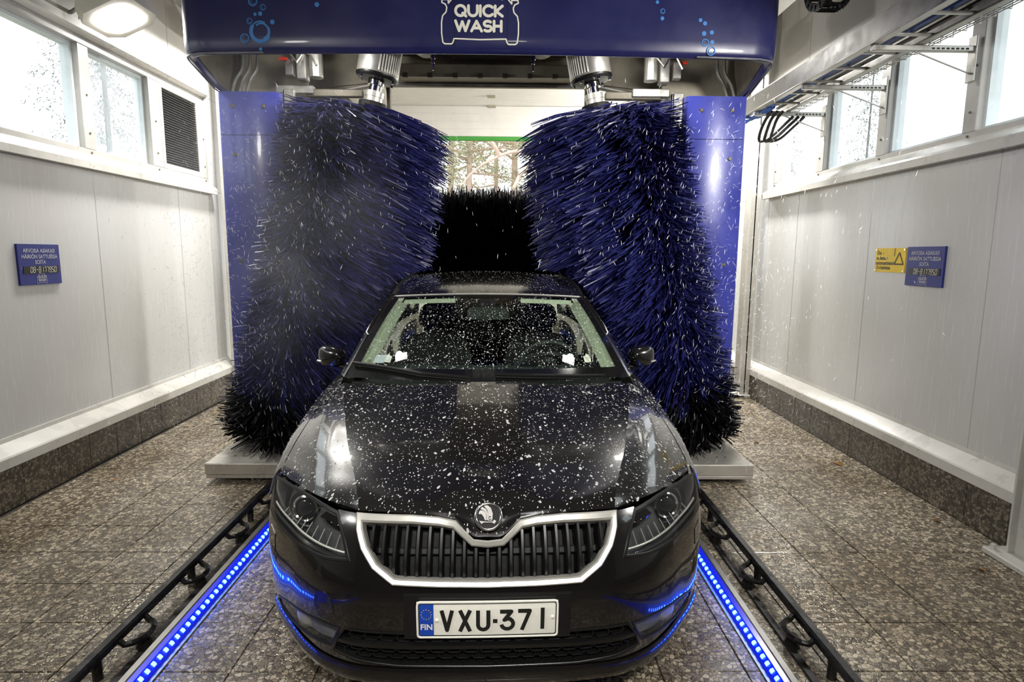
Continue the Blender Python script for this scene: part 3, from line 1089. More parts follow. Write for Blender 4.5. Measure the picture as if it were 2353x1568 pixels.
# ---- a few leaves and scraps on the wet floor
lf = MB()
lfp = [(0, -.03), (.012, -.018), (.022, -.004), (.016, .012), (.006, .024), (0, .034), (-.008, .02), (-.02, .008), (-.018, -.008), (-.010, -.02)]
lf.add([(a, b, .003 + .25 * abs(a) + .004 * math.sin(60 * b)) for a, b in lfp] + [(0, 0, .006)], [(i, (i + 1) % 10, 10) for i in range(10)])
lfm = make_mesh('fallen_leaf', lf, M['leaf'])
for k, (x, y, a, s, lb) in enumerate(((2.57, 4.42, .5, 1.5, 'brown curled leaf near the plinth under the signs'), (2.16, 4.95, 2.0, .9, 'small brown leaf on the floor by the gantry foot'),
                                      (2.62, 3.42, 1.2, .9, 'small dark leaf against the plinth near the post base'), (2.45, 2.85, 3.0, .9, 'dark leaf scrap beside the post base plate'),
                                      (-2.72, 4.05, 1.1, .8, 'tiny brown leaf by the plinth under the lone sign'), (-1.43, 2.98, .3, .6, 'leaf scrap between guide rail and LED strip'))):
    o = inst('fallen_leaf', lfm, (x, y, .001), rot=(0, 0, a), scale=(s, s, s))
    tag(o, lb, 'leaf', 'leaves on the floor')

# ================================================================== WASH GANTRY
GX0, GX1 = -2.13, 1.80
G = thing('wash_gantry', 'blue car wash gantry arch with white lettering over the car', 'car wash gantry', (GC, 5.0, 0))
HXC, HHW = (GX0 + GX1) / 2, (GX1 - GX0) / 2
HB, HT = 2.855, 3.75


def head_y(x):
    q = (x - HXC) / HHW
    return 4.13 - .085 * (1 - q * q)


def headmap(u, v, n):
    """decal coordinates: u = world x, v = world z, n = proud of the panel"""
    return (u, head_y(u) - n, v)


# header shell: front bowed sheet with rounded lower lip and rounded corners running back along the sides
nx = 60
plan = []
RCN = .13
for k in range(10):
    plan.append((GX0, 5.75 - (5.75 - 4.13 - RCN) * k / 9.0))
for k in range(1, 8):
    a = PI / 2 * k / 8
    plan.append((GX0 + RCN * (1 - math.cos(a)), 4.13 + RCN * (1 - math.sin(a))))
for k in range(nx + 1):
    x = GX0 + RCN + (GX1 - GX0 - 2 * RCN) * k / nx
    plan.append((x, head_y(x) - .0))
for q in [(GX0 + GX1 - x, y) for x, y in plan[:17]][::-1]:
    plan.append(q)


def drop(y):
    return HB if y < 4.22 else HB - min(1.0, (y - 4.22) / .42) * .108


rows = []
for dz, inn in ((.9, 0), (.5, 0), (.10, 0), (.035, .004), (.012, .014), (.0, .032), (.004, .05), (.03, .055)):
    r = []
    for x, y in plan:
        zb = drop(y)
        ix = HXC + (x - HXC) * (1 - inn / HHW)
        iy = y + (inn if y < 4.4 else 0)
        r.append((ix, iy, HT if dz == .9 else zb + dz))
    rows.append(r)
HP = obj('header_panel', MB().grid(rows), 'blue_head', G, 40)
lip = [(x, y, drop(y) + .006) for x, y in plan]
for sl_ in (slice(3, 25), slice(-25, -3)):
    obj('worn_edge', MB().tube([(HXC + (x - HXC) * .994, y + .01, z - .002) for x, y, z in lip[sl_]], .006, 6), 'wear', HP)
obj('header_roof', MB().prism(plan, lambda u, v, w: (u, v, w), HT - .02, HT), 'blue_head', G)
obj('lower_flange', MB().grid([[(x, head_y(x) + .05, HB + .01) for x in np.linspace(-1.1, .75, 20)], [(x, head_y(x) + .07, HB + .01) for x in np.linspace(-1.1, .75, 20)]]), 'chrome', HP)
for sxm in (-.328, .005):
    seam = MB().add([headmap(sxm - .0018, HB + .03, .0012), headmap(sxm + .0018, HB + .03, .0012), headmap(sxm + .0018, HT, .0012), headmap(sxm - .0018, HT, .0012)], [(0, 1, 2, 3)])
    obj('panel_seam', seam, 'blackm', HP)
LU, LV = -.168, 2.932
lg = MB()
logo_car(lg, .243, LU, LV, headmap, .0085, .002)
logo_word(lg, 'QUICK', .0735, LU - .006, LV + .1345, headmap, .0025, .235, 14, 1.18)
logo_word(lg, 'WASH', .0735, LU - .010, LV + .0445, headmap, .0025, .235, 14, 1.24)
obj('lettering', lg, 'white_print', HP)


def print_xy(x, y):
    """layout grid of the printed bubbles on the header sheet"""
    return (-1.570 + (x - 600) * .002795, 2.981 + (74 - y) * .00266)


for x, y, r in ((600, 74, 26), (563, 89, 11), (586, 6, 11), (609, 20, 7), (576, 50, 7), (1517, 20, 6), (1620, 88, 9), (1634, 106, 11)):
    u, v = print_xy(x, y)
    R = r * .00266
    bb = MB()
    if r > 20:
        strokes(bb, [arc(u, v, R * .86, R * .86, 150, 330, 22)], R * .34, headmap, .0015, True, 10)
        strokes(bb, [arc(u, v, R * .88, R * .88, 60, 150, 16)], R * .12, headmap, .0015, True, 8)
        strokes(bb, [arc(u + R * .12, v + R * .05, R * .66, R * .66, -70, 130, 18)], R * .16, headmap, .0018, True, 8)
        strokes(bb, [arc(u, v, R * .86, R * .86, -30, 20, 8)], R * .16, headmap, .0018, True, 8)
    else:
        strokes(bb, [arc(u, v, R * .9, R * .9, 0, 360, 26)], R * .22, headmap, .0015, True, 8)
        strokes(bb, [arc(u + R * .08, v - R * .05, R * .55, R * .55, 100, 320, 14)], R * .12, headmap, .0018, True, 8)
    obj('bubble_print', bb, 'cyan', HP)
for x, y, r in ((590, 35, 4), (602, 34, 5), (629, 53, 5.5), (599, 114, 4), (733, 15, 5.5), (1504, 0, 4), (1517, 36, 4.5), (1606, 37, 4.5), (1617, 44, 5), (1616, 67, 5.5), (1634, 64, 5), (1636, 86, 5)):
    u, v = print_xy(x, y)
    obj('bubble_print', disc(MB(), u, v, r * .00266, headmap, .0015), 'cyan', HP)

u, v = print_xy(1151, -2)
obj('bubble_print', disc(MB(), u, v, .016, headmap, .0015), 'white_print', HP)

# columns, cover panels, feet
bolt_me = make_mesh('bolt', MB().cyl((0, 0, 0), (0, -.012, 0), .016, .012, 10), M['dull_dark'])
for sx in (-1, 1):
    def gx(d):
        return GC + sx * d
    x0, x1 = sorted((gx(1.485), gx(1.945)))
    post_ = obj('column', MB().box(x0 + .03, x1 - .03, 4.68, 5.9, .142, 2.74, .01), 'dull', G)
    for z0, z1 in ((.52, 2.438), (2.442, 2.745)):
        pl = [(x0, 4.70), (x0, 4.635), (x0 + .012, 4.61), (x0 + .035, 4.60), (x1 - .035, 4.60), (x1 - .012, 4.61), (x1, 4.635), (x1, 4.70)]
        cp = obj('cover_panel', MB().prism(pl, lambda u, v, w: (u, v, w), z0, z1), 'blue', G, 30)
        zs = ((z1 - .10,) if z0 > 2 else (2.30, 1.52, .75)) if True else ()
        for z in zs:
            for d in ((1.60, 1.83) if z0 > 2 else (1.83 if int(z * 10) % 2 else 1.60,)):
                inst('bolt', bolt_me, (gx(d), 4.601, z), cp)
    a, b = sorted((gx(1.40), gx(1.485)))
    obj('inner_channel', MB().box(a, b, 4.66, 4.70, .14, 2.78, .004).box(a, a + .012 if sx > 0 else a + .012, 4.66, 5.3, .14, 2.78), 'steel', G)
    a, b = sorted((gx(1.36), gx(1.44)))
    obj('brush_guard', MB().box(a, b, 5.15, 5.2, .5, 2.8, .004), 'foot', G)
    a, b = sorted((gx(1.845), gx(1.935)))
    obj('pole', MB().box(a, b, 4.62, 4.72, .14, .55, .008), 'steel', G)
    a, b = sorted((gx(1.27), gx(1.905)))
    ft = obj('foot', MB().box(a, b, 4.0, 6.5, .060, .142, .006), 'foot', G)
    obj('foot_rim', MB().box(a + .006, b - .006, 4.004, 6.49, .035, .058, .003), 'foot', ft)
    for k in range(3):
        obj('foot_wheel', MB().cyl(((a + b) / 2 - .04, 4.4 + .85 * k, .04), ((a + b) / 2 + .04, 4.4 + .85 * k, .04), .039, n=16), 'rubber', ft)
    for q in ((1.70, 4.16), (1.76, 4.16)):
        obj('screw', MB().cyl((gx(q[0]), q[1], .141), (gx(q[0]), q[1], .146), .008, n=8), 'dull_dark', ft)

# mechanics plate behind the header, arched lower edge
arch = [(-2.05, 2.74), (-1.52, 2.86), (-1.46, 2.905), (-1.08, 2.975), (.75, 2.975), (1.13, 2.905), (1.19, 2.86), (1.72, 2.74), (1.72, 3.7), (-2.05, 3.7)]
AP = obj('arch_plate', MB().prism(arch, lambda u, v, w: (u, w, v), 5.30, 5.34), 'dull', G)
obj('plate_flange', MB().tube([(x, 5.28, z + .01) for x, z in arch[1:7]], .014, 6), 'steel', AP)
for k in range(9):
    for zz in (3.05, 3.17):
        for s in (-1, 1):
            if k < 3:
                obj('rivet', MB().cyl((GC + s * (.98 + .13 * k), 5.30, zz), (GC + s * (.98 + .13 * k), 5.285, zz), .014, .010, 8), 'dull_dark', AP)
for s in (-1, 1):
    a, b = sorted((GC + s * .92, GC + s * 1.36))
    obj('reinforcing_plate', MB().prism([(a, 3.0 if s > 0 else 2.95), (b, 2.95 if s > 0 else 3.0), (b, 3.55), (a, 3.55)], lambda u, v, w: (u, w, v), 5.27, 5.298), 'dull', AP)
obj('cross_beam', MB().box(-.86, .54, 5.10, 5.27, 3.00, 3.10, .008), 'dull', G)
obj('cross_beam', MB().box(-.95, .62, 4.95, 5.05, 3.135, 3.165, .005), 'dull_dark', G)
obj('back_box', MB().box(-.62, .29, 5.0, 5.28, 3.17, 3.55, .008), 'foot', G)
obj('header_ceiling', MB().box(GX0 + .06, GX1 - .06, 4.25, 5.7, 3.60, 3.64), 'dull_dark', G)
obj('rear_beam', MB().box(GX0 + .05, GX1 - .05, 5.68, 5.75, 3.10, 3.7, .01), 'dull', G)
for k in range(7):
    obj('beam_bracket', MB().box(-.83 + .20 * k, -.79 + .20 * k, 5.06, 5.10, 2.985, 3.02, .003), 'dull_dark', G)
for s in (-1, 1):
    a, b = sorted((GC + s * 1.70, GC + s * 1.96))
    obj('side_liner', MB().prism([(4.30, 2.90), (4.66, 2.78), (5.6, 2.78), (5.6, 3.6), (4.30, 3.6)], lambda u, v, w: (w, u, v), a + (.22 if s > 0 else .02), a + (.24 if s > 0 else .04)), 'dull_dark', G)
    a, b = sorted((GC + s * 1.40, GC + s * 1.93))
    obj('column_head_plate', MB().box(a, b, 5.0, 5.03, 2.74, 3.6, .004), 'dull', G)
    for k in range(3 if s < 0 else 2):
        xk = GC + s * (1.83 - .055 * k)
        pth = [(xk + s * .09, 4.78, 2.72), (xk + s * .05, 4.78, 2.86), (xk, 4.80, 2.96), (xk - s * .005, 4.82, 3.1), (xk - s * .005, 4.84, 3.5)]
        obj('conduit', MB().tube(crv(pth, np.linspace(0, 1, 16)).tolist(), .013, 8), 'steel', G)
    # slewing carriage cluster next to the column head
    cl = MB()
    bx = GC + s * 1.33
    cl.box(bx - .035, bx + .035, 4.62, 4.72, 2.84, 3.02, .008).box(bx + s * .10 - .03, bx + s * .10 + .03, 4.66, 4.72, 2.88, 3.0, .006)
    cl.cyl((bx - s * .10, 4.66, 2.86), (bx - s * .10, 4.66, 3.02), .05, n=14)
    cl.tube([(bx - .1, 4.62, 3.05), (bx - .02, 4.60, 2.95), (bx + .05, 4.62, 3.06), (bx + .12, 4.6, 2.93)], .009, 6)
    cl.box(bx - .22, bx + .06, 4.70, 4.76, 2.76, 2.82, .006)
    carriage = obj('brush_carriage', cl, 'steel', G)
    obj('carriage_motor', MB().cyl((bx - s * .02, 4.68, 3.06), (bx - s * .02, 4.68, 3.3), .13, .16, 18), 'dull_dark', carriage)
    obj('fitting', MB().cyl((bx + s * .16, 4.64, 2.985), (bx + s * .10, 4.64, 2.985), .012, n=8), 'red', carriage)
    obj('carriage_arm', MB().box(min(bx, bx - s * .42), max(bx, bx - s * .42), 4.72, 4.77, 2.745, 2.80, .006), 'dull_dark', carriage)
    # cylinder and spray nozzle near the middle
    vx = GC + s * .42
    vv = obj('valve_cylinder', MB().lathe((vx, 4.62, 3.35), (0, 0, -1), [(0, .055), (.30, .055), (.305, .068), (.33, .068), (.335, .045), (.345, .04)], 18), 'dull', G, 40)
    obj('fitting', MB().cyl((vx + s * .07, 4.6, 3.06), (vx + s * .10, 4.6, 3.06), .012, n=8), 'red', vv)
    nx_ = GC + s * .355
    nz = obj('spray_pipe', MB().tube([(nx_, 4.50, 3.4), (nx_, 4.50, 2.99)], .008, 8), 'cable', G)
    obj('spray_nozzle', MB().lathe((nx_, 4.50, 3.0), (0, 0, -1), [(0, .010), (.01, .018), (.045, .018), (.05, .012), (.075, .012), (.08, .007), (.125, .006)], 10), 'chrome', nz)

# work lamps tucked behind the lower lip of the header
for s in (-1, 1):
    lx = GC + s * 1.17
    wl = obj('work_lamp', MB().box(lx - .11, lx + .11, 4.27, 4.40, 3.005, 3.07, .01).box(lx - .015, lx + .015, 4.32, 4.35, 3.07, 3.6), 'lamp_body', G)
    obj('lamp_diffuser', MB().box(lx - .09, lx + .09, 4.285, 4.385, 2.997, 3.006, .003), 'flood', wl)
    ld = bpy.data.lights.new('work_lamp_glow', 'POINT')
    ld.shadow_soft_size = .05
    ld.energy = 9.0
    ld.color = (1.0, .975, .93)
    lo = bpy.data.objects.new('work_lamp_glow', ld)
    COL.objects.link(lo)
    lo.parent = wl
    lo.location = Vector((lx, 4.335, 2.945)) - off(G)

# ================================================================== CAR BODY ENVELOPE (used to bend bristles)
CARA = math.radians(-1.6)
CARO = Vector((-.05, 1.752, 0))


def w2c(x, y):
    dx, dy = x - CARO.x, y - CARO.y
    return dx * math.cos(CARA) - dy * math.sin(CARA), dx * math.sin(CARA) + dy * math.cos(CARA)


def c2w(x, y):
    return CARO.x + x * math.cos(CARA) + y * math.sin(CARA), CARO.y - x * math.sin(CARA) + y * math.cos(CARA)


def car_half(y, z):
    if z > 1.50:
        return 0
    return float(np.interp(z, [.0, .9, .97, 1.35, 1.44, 1.50], [.945, .945, .86, .66, .56, .0]))


# ================================================================== BRUSHES
def bristle_mesh(base, axis, L, R, n, droop, swirl, clamp, seed, wid=(.010, .004), part=(0., 1.), root=.10, taper=(1., 1.)):
    rg_ = np.random.default_rng(seed)
    ax = Vector(axis).normalized()
    e1 = ax.orthogonal().normalized()
    e2 = ax.cross(e1)
    mb = MB()
    base = Vector(base)
    nt = n // 5
    for t in range(nt):
        s_ = rg_.uniform(part[0], part[1]) * L
        th = rg_.uniform(0, 2 * PI)
        rr = R * rg_.uniform(.86, 1.04)
        sw = swirl * rg_.uniform(.6, 1.3)
        for b in range(5):
            s0 = s_ + rg_.normal(0, .010)
            th0 = th + rg_.normal(0, .05)
            r1 = rr * rg_.uniform(.90, 1.03) * (taper[0] + (taper[1] - taper[0]) * s_ / L)
            ws = rg_.uniform(.7, 1.3)
            dr = droop * rg_.uniform(.5, 1.5)
            lift = rg_.normal(0, .022)
            tw = rg_.uniform(0, PI)
            pts = []
            for q in (0., .38, .72, 1.):
                r = root + (r1 - root) * q
                a = th0 - sw * q * q
                P = base + ax * (s0 + lift * q) + (e1 * math.cos(a) + e2 * math.sin(a)) * r
                P.z -= dr * q * q
                pts.append(clamp(P, rg_))
            k0 = len(mb.v)
            for i, P in enumerate(pts):
                d = (pts[min(i + 1, 3)] - pts[max(i - 1, 0)])
                d = d.normalized() if d.length > 1e-6 else ax
                sd = d.cross(ax)
                sd = sd.normalized() if sd.length > 1e-5 else e1
                sd = sd * math.cos(tw) + d.cross(sd) * math.sin(tw)
                w = (wid[0] + (wid[1] - wid[0]) * i / 3) * ws
                mb.v.append(tuple(P - sd * w))
                mb.v.append(tuple(P + sd * w))
            for i in range(3):
                mb.f.append((k0 + 2 * i, k0 + 2 * i + 1, k0 + 2 * i + 3, k0 + 2 * i + 2))
    return mb


for sx, lb in ((-1, 'tall dark blue rotary brush tilted against the car flank by the lone blue sign'), (1, 'tall dark blue rotary brush tilted against the car flank by the yellow sign')):
    def gx(d):
        return GC + sx * d
    A = Vector((gx(1.335), 4.76, .17))
    B = Vector((gx(.845), 4.76, 2.69))
    ax = (B - A).normalized()
    L = (B - A).length
    SB = thing('side_brush', lb, 'brush', (A.x, A.y, 0.2), group='rotary side brushes')

    def clamp(P, rg_, sx=sx):
        # keep clear of the car
        cx, cy = w2c(P.x, P.y)
        if cy < 4.7:
            hw = car_half(cy, P.z)
            if hw > 0 and sx * cx < hw + .012:
                nxw, nyw = c2w(sx * (hw + .012 + rg_.uniform(0, .06)), cy)
                P = Vector((nxw, nyw, P.z))
        # keep clear of the column and the foot
        if sx * (P.x - GC) > 1.39 and P.y > 4.57:
            P = Vector((P.x, 4.585 - rg_.uniform(0, .10), P.z))
        if P.z < .165:
            P = Vector((P.x, P.y, .165 + rg_.uniform(0, .03)))
        return P
    obj('bristles', bristle_mesh(A, ax, L, .70, 17000, .11, .50 * sx, clamp, 11 + sx, wid=(.0085, .003), part=(.155, .985), taper=(1.03, .87)), 'bristle', SB, kind='stuff', label='dark blue polyethylene bristles')
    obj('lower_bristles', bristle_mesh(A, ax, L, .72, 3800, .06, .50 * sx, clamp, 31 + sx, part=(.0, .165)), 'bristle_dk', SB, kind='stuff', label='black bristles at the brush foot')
    obj('shaft', MB().cyl(tuple(A), tuple(B + ax * .02), .105, n=20), 'blackm', SB)
    C0 = B + ax * .0
    obj('lower_collar', MB().lathe(tuple(C0), ax, [(0, .064), (.06, .064), (.062, .070), (.10, .070), (.105, .05)], 24), 'satin', SB, 40)
    obj('drive_stub', MB().lathe(tuple(C0 + ax * .10), ax, [(0, .046), (.045, .046), (.048, .062), (.08, .062), (.088, .05)], 24), 'chrome', SB, 40)
    mo = C0 + ax * .185
    obj('motor_flange', MB().lathe(tuple(mo), ax, [(0, .10), (.004, .145), (.02, .158), (.032, .158)], 28), 'black', SB, 40)
    mt = obj('motor', MB().lathe(tuple(mo + ax * .032), ax, [(0, .150), (.01, .156), (.26, .156), (.30, .14)], 28), 'satin', SB, 40)
    e1 = ax.orthogonal().normalized()
    e2 = ax.cross(e1)
    for k in range(10):
        an = (PI if sx > 0 else 0) + (k - 4.5) * .13 * 1.0 + (-PI / 2 if True else 0) + sx * .6
        dd = Vector((0, -1, 0)) * math.cos((k - 4.5) * .13 + .85) + Vector((-sx, 0, 0)) * math.sin((k - 4.5) * .13 + .85)
        dd = (dd - ax * dd.dot(ax)).normalized()
        c = mo + ax * .045 + dd * .157
        obj('cooling_fin', MB().tube([tuple(c), tuple(c + ax * .23)], .006, 4), 'satin', mt)
    for k in range(6):
        an = 2 * PI * k / 6
        c = mo + (e1 * math.cos(an) + e2 * math.sin(an)) * .135
        obj('flange_bolt', MB().cyl(tuple(c + ax * .01), tuple(c - ax * .012), .011, n=6), 'chrome', mt)

TB = thing('top_brush', 'black rotary brush lying across the car roof', 'brush', (GC, 5.72, 1.78))


def clamp_top(P, rg_):
    cx, cy = w2c(P.x, P.y)
    if abs(cx) < .66:
        zr = float(np.interp(cy, [2.75, 3.3, 3.8, 4.18, 4.45], [1.455, 1.458, 1.41, 1.335, 1.1])) - .012
        if P.z < zr:
            P = Vector((P.x, P.y, zr + rg_.uniform(0, .03)))
    return P


obj('bristles', bristle_mesh((-.98, 5.72, 1.78), (1, 0, 0), 1.62, .435, 15000, .02, .35, clamp_top, 5, wid=(.007, .003), root=.09), 'bristle_dk', TB, kind='stuff', label='black bristles')
obj('shaft', MB().cyl((-1.02, 5.72, 1.78), (.70, 5.72, 1.78), .10, n=20), 'blackm', TB)
for s in (-1, 1):
    obj('lift_arm', MB().box(GC + s * .90 - .02, GC + s * .90 + .02, 5.68, 5.76, 1.74, 3.2, .006), 'dull_dark', TB)

# ================================================================== CAR
CAR = thing('car', 'black hatchback car covered in water drops under the gantry', 'car', CARO, -CARA, world_mesh=False)
PLAN = [(0, 0), (.15, .002), (.30, .008), (.45, .035), (.55, .09), (.63, .165), (.72, .28), (.79, .38), (.845, .48), (.88, .60), (.895, .75)]
_pl = np.array(PLAN)
_sg = np.r_[0, np.cumsum(np.hypot(*np.diff(_pl, axis=0).T))]
_PX, _PY = cr1(list(zip(_sg, _pl[:, 0]))), cr1(list(zip(_sg, _pl[:, 1])))
_LEAN = cr1([(.16, .09), (.22, .035), (.30, .015), (.42, 0), (.50, 0), (.56, .012), (.65, .045), (.72, .085), (.80, .17)])
_SX = cr1([(.16, .95), (.25, .99), (.4, 1), (.62, 1), (.72, .985), (.8, .95)])
TMAX = float(_sg[-1])


def fas0(t, z):
    s = 1 if t >= 0 else -1
    a = min(abs(t), TMAX)
    return Vector((s * _PX(a) * _SX(z), _PY(a) + _LEAN(z), z))


def fas(t, z, n=0.0):
    p = fas0(t, z)
    if n:
        h = 2e-3
        du = fas0(t + h, z) - fas0(t - h, z)
        dv = fas0(t, z + h) - fas0(t, z - h)
        nn = du.cross(dv).normalized()
        p = p + nn * n
    return tuple(p)


# outlines on the nose, in (t,z); right half, mirrored
GR_H = [(0, .678), (.045, .682), (.075, .705), (.105, .728), (.16, .736), (.25, .741), (.436, .740), (.425, .70), (.402, .650), (.362, .600), (.296, .556), (.159, .551), (0, .549)]
GRILLE = GR_H + [(-t, z) for t, z in GR_H[-2:0:-1]]
HEAD = [(1.045, .715), (.94, .731), (.825, .738), (.74, .744), (.655, .746), (.58, .743), (.512, .737), (.473, .685), (.440, .612), (.535, .601), (.637, .598), (.80, .594), (.952, .596), (1.05, .602), (1.065, .66)]
FOG = [(.955, .298), (.85, .335), (.75, .362), (.66, .380), (.575, .394), (.474, .398), (.497, .352), (.523, .308), (.66, .290), (.80, .264), (.90, .254), (.965, .262)]
LOW = [(.462, .400), (.497, .352), (.518, .296), (.42, .276), (.30, .266), (0, .262)]
LOWP = LOW + [(-t, z) for t, z in LOW[-2::-1]]


def mir(poly):
    return [(-t, z) for t, z in poly]


# front bumper skin with openings
ts = np.linspace(-TMAX, TMAX, 301)
zs = np.linspace(.195, .748, 84)
holes = [GRILLE, HEAD, mir(HEAD), FOG, mir(FOG), LOWP]
bbx = [(min(q[0] for q in h), max(q[0] for q in h), min(q[1] for q in h), max(q[1] for q in h)) for h in holes]
ARCH_Y, ARCH_Z, ARCH_R = .93, .318, .362
P2, keep_in = {}, {}
for i, t in enumerate(ts):
    for j, z in enumerate(zs):
        P2[i, j] = (t, z)
        keep_in[i, j] = None
        for h, b in zip(holes, bbx):
            if b[0] <= t <= b[1] and b[2] <= z <= b[3] and inside(h, t, z):
                keep_in[i, j] = h
                break


def top_limit(t):
    a = abs(t)
    if a < .30:
        return .60
    if a < .515:
        return .741
    if a < 1.05:
        return .66
    return .605


mb, vid = MB(), {}
for i in range(len(ts) - 1):
    for j in range(len(zs) - 1):
        cs = [(i, j), (i + 1, j), (i + 1, j + 1), (i, j + 1)]
        ins = [keep_in[c] for c in cs]
        if all(q is not None for q in ins):
            continue
        if max(P2[c][1] for c in cs) > top_limit((ts[i] + ts[i + 1]) / 2) + .004:
            continue
        pc = fas0((ts[i] + ts[i + 1]) / 2, (zs[j] + zs[j + 1]) / 2)
        if math.hypot(pc.y - ARCH_Y, pc.z - ARCH_Z) < ARCH_R or pc.y > ARCH_Y - .12:
            continue
        f = []
        for c, h in zip(cs, ins):
            if c not in vid:
                t, z = P2[c]
                if h is not None:
                    t, z = nearest(h, t, z)
                vid[c] = len(mb.v)
                mb.v.append(fas(t, z))
            f.append(vid[c])
        mb.f.append(tuple(f))
BUMP = obj('front_bumper', mb, 'paint', CAR, 40)
# bumper details: dark lip crease, chin blade, tow-eye cap, washer caps
lip = MB()
row = []
for zz, nn in ((.262, .004), (.240, .022), (.222, .026), (.205, .012), (.196, -.02)):
    row.append([fas(t, zz, nn) for t in np.linspace(-1.02, 1.02, 140)])
obj('chin_lip', lip.grid(row), 'paint', BUMP, 60)
obj('chin_blade', MB().grid([[fas(t, .200, .02) for t in np.linspace(-1.0, 1.0, 100)], [fas(t, .17, -.02) for t in np.linspace(-1.0, 1.0, 100)], [fas(t, .17, -.10) for t in np.linspace(-1.0, 1.0, 100)]]), 'black', BUMP, 60)
for s in (-1, 1):
    cap = [(s * .93, .50), (s * 1.0, .505), (s * 1.0, .565), (s * .93, .555)]
    obj('washer_cap', MB().prism(cap, fas, -.004, .0025), 'paint', BUMP)
obj('tow_cover', MB().prism([(-.545 + .045 * math.cos(a), .452 + .05 * math.sin(a)) for a in np.linspace(0, 2 * PI, 18)[:-1]], fas, -.004, .0016), 'paint', BUMP)
obj('plate_holder', MB().grid([[fas(t, z, nn) for t in np.linspace(-.262, .262, 40)] for z, nn in ((.378, .0), (.382, .008), (.525, .008), (.53, .0))]), 'black', BUMP)


def ring(poly, w, n0, n1, fm, back=None):
    """raised ring along a closed outline: outer wall, face, inner wall"""
    P = poly
    Q = inset(P, w)
    Q1 = inset(P, w * .22)
    n = len(P)
    lay = [[fm(u, v, n0) for u, v in P], [fm(u, v, n1 * .8) for u, v in P], [fm(u, v, n1) for u, v in Q1], [fm(u, v, n1 * .75) for u, v in inset(P, w * .8)], [fm(u, v, n1 * .3) for u, v in Q], [fm(u, v, back if back is not None else n0) for u, v in inset(P, w * 1.06)]]
    mb = MB()
    for a, b in zip(lay[:-1], lay[1:]):
        k = len(mb.v)
        mb.v += a + b
        for i in range(n):
            j = (i + 1) % n
            mb.f.append((k + i, k + j, k + n + j, k + n + i))
    return mb


def refine(poly, d=.03):
    out = []
    n = len(poly)
    for i in range(n):
        a, b = poly[i], poly[(i + 1) % n]
        k = max(1, int(math.hypot(b[0] - a[0], b[1] - a[1]) / d))
        out += [(a[0] + (b[0] - a[0]) * q / k, a[1] + (b[1] - a[1]) * q / k) for q in range(k)]
    return out


def fill(poly, fm, n, step=.03):
    """filled outline following the surface (fan strips between lower and upper edge by columns)"""
    x0, x1 = min(p[0] for p in poly), max(p[0] for p in poly)
    xs = np.linspace(x0 + 1e-4, x1 - 1e-4, max(6, int((x1 - x0) / step)))
    rows_ = []
    for x in xs:
        zz = []
        for i in range(len(poly)):
            a, b = poly[i - 1], poly[i]
            if (a[0] > x) != (b[0] > x):
                zz.append(a[1] + (b[1] - a[1]) * (x - a[0]) / (b[0] - a[0]))
        if len(zz) < 2:
            zz = [poly[0][1]] * 2
        lo, hi = min(zz), max(zz)
        rows_.append([fm(x, lo + (hi - lo) * q / 4, n) for q in range(5)])
    return MB().grid(rows_, flip=True)


# ---- grille
GRL = obj('grille', fill(GRILLE, fas, -.085, .02), 'blackm', CAR)
obj('chrome_frame', ring(refine(GRILLE, .025), .019, -.006, .016, fas, -.03), 'satin', GRL, 40)
inner = inset(GRILLE, .016)
for k in range(-10, 11):
    tc = k * .0375
    zz = []
    for i in range(len(inner)):
        a, b = inner[i - 1], inner[i]
        if (a[0] > tc) != (b[0] > tc):
            zz.append(a[1] + (b[1] - a[1]) * (tc - a[0]) / (b[0] - a[0]))
    if len(zz) >= 2:
        lo, hi = min(zz), max(zz)
        sl = MB()
        prof = [(-.0085, -.060), (-.0085, -.022), (-.004, -.010), (.004, -.010), (.0085, -.022), (.0085, -.060)]
        lay = [[fas(tc + u, lo + (hi - lo) * q / 5, w - (.012 if q in (0,) else 0)) for u, w in prof] for q in range(6)]
        sl.grid(lay)
        obj('grille_bar', sl, 'black', GRL, 35)
obj('grille_crossbar', MB().grid([[fas(t, z, n) for t in np.linspace(-.38, .38, 40)] for z, n in ((.635, -.07), (.64, -.062), (.655, -.062), (.66, -.07))]), 'dash', GRL)

# ---- emblem on the bonnet nose
EMB = Vector((.002, .083, .7475))
en = Vector((0, -.80, .60))
eu = Vector((1, 0, 0))
ev = eu.cross(en) * -1
ev = Vector((0, .60, .80))


def emap(u, v, n):
    return tuple(EMB + eu * u + ev * v + en * n)


E0 = obj('emblem', MB().prism(arc(0, 0, .040, .040, 0, 360, 30)[:-1], emap, -.012, .004), 'blackm', CAR)
obj('emblem_ring', MB().tube([emap(.041 * math.cos(a), .041 * math.sin(a), .006) for a in np.linspace(0, 2 * PI, 40)[:-1]], .0052, 8, closed=True), 'chrome', E0, 60)
feather = [[(-.031, .012), (-.027, .019), (-.018, .018), (-.006, .010), (-.004, -.013), (-.011, -.013), (-.015, -.002), (-.022, .007), (-.031, .007)],
           [(-.026, .023), (-.020, .030), (-.008, .022), (.000, .008), (.000, -.013), (-.008, -.013), (-.007, .011), (-.016, .019)],
           [(-.015, .033), (-.003, .035), (.008, .026), (.014, .008), (.012, -.014), (-.002, -.014), (-.001, .012), (-.005, .022)],
           [(-.030, -.014), (-.012, -.017), (.014, -.017), (.018, -.011), (.025, -.015), (.019, -.024), (.011, -.0195), (-.016, -.0195), (-.022, -.024)]]
for q in feather:
    obj('wing_feather', MB().prism(q, emap, .003, .0085), 'feather', E0)
obj('wing_eye', MB().tube([emap(.0055 + .0045 * math.cos(a), -.006 + .0045 * math.sin(a), .0088) for a in np.linspace(0, 2 * PI, 14)[:-1]], .0014, 6, closed=True), 'chrome', E0)

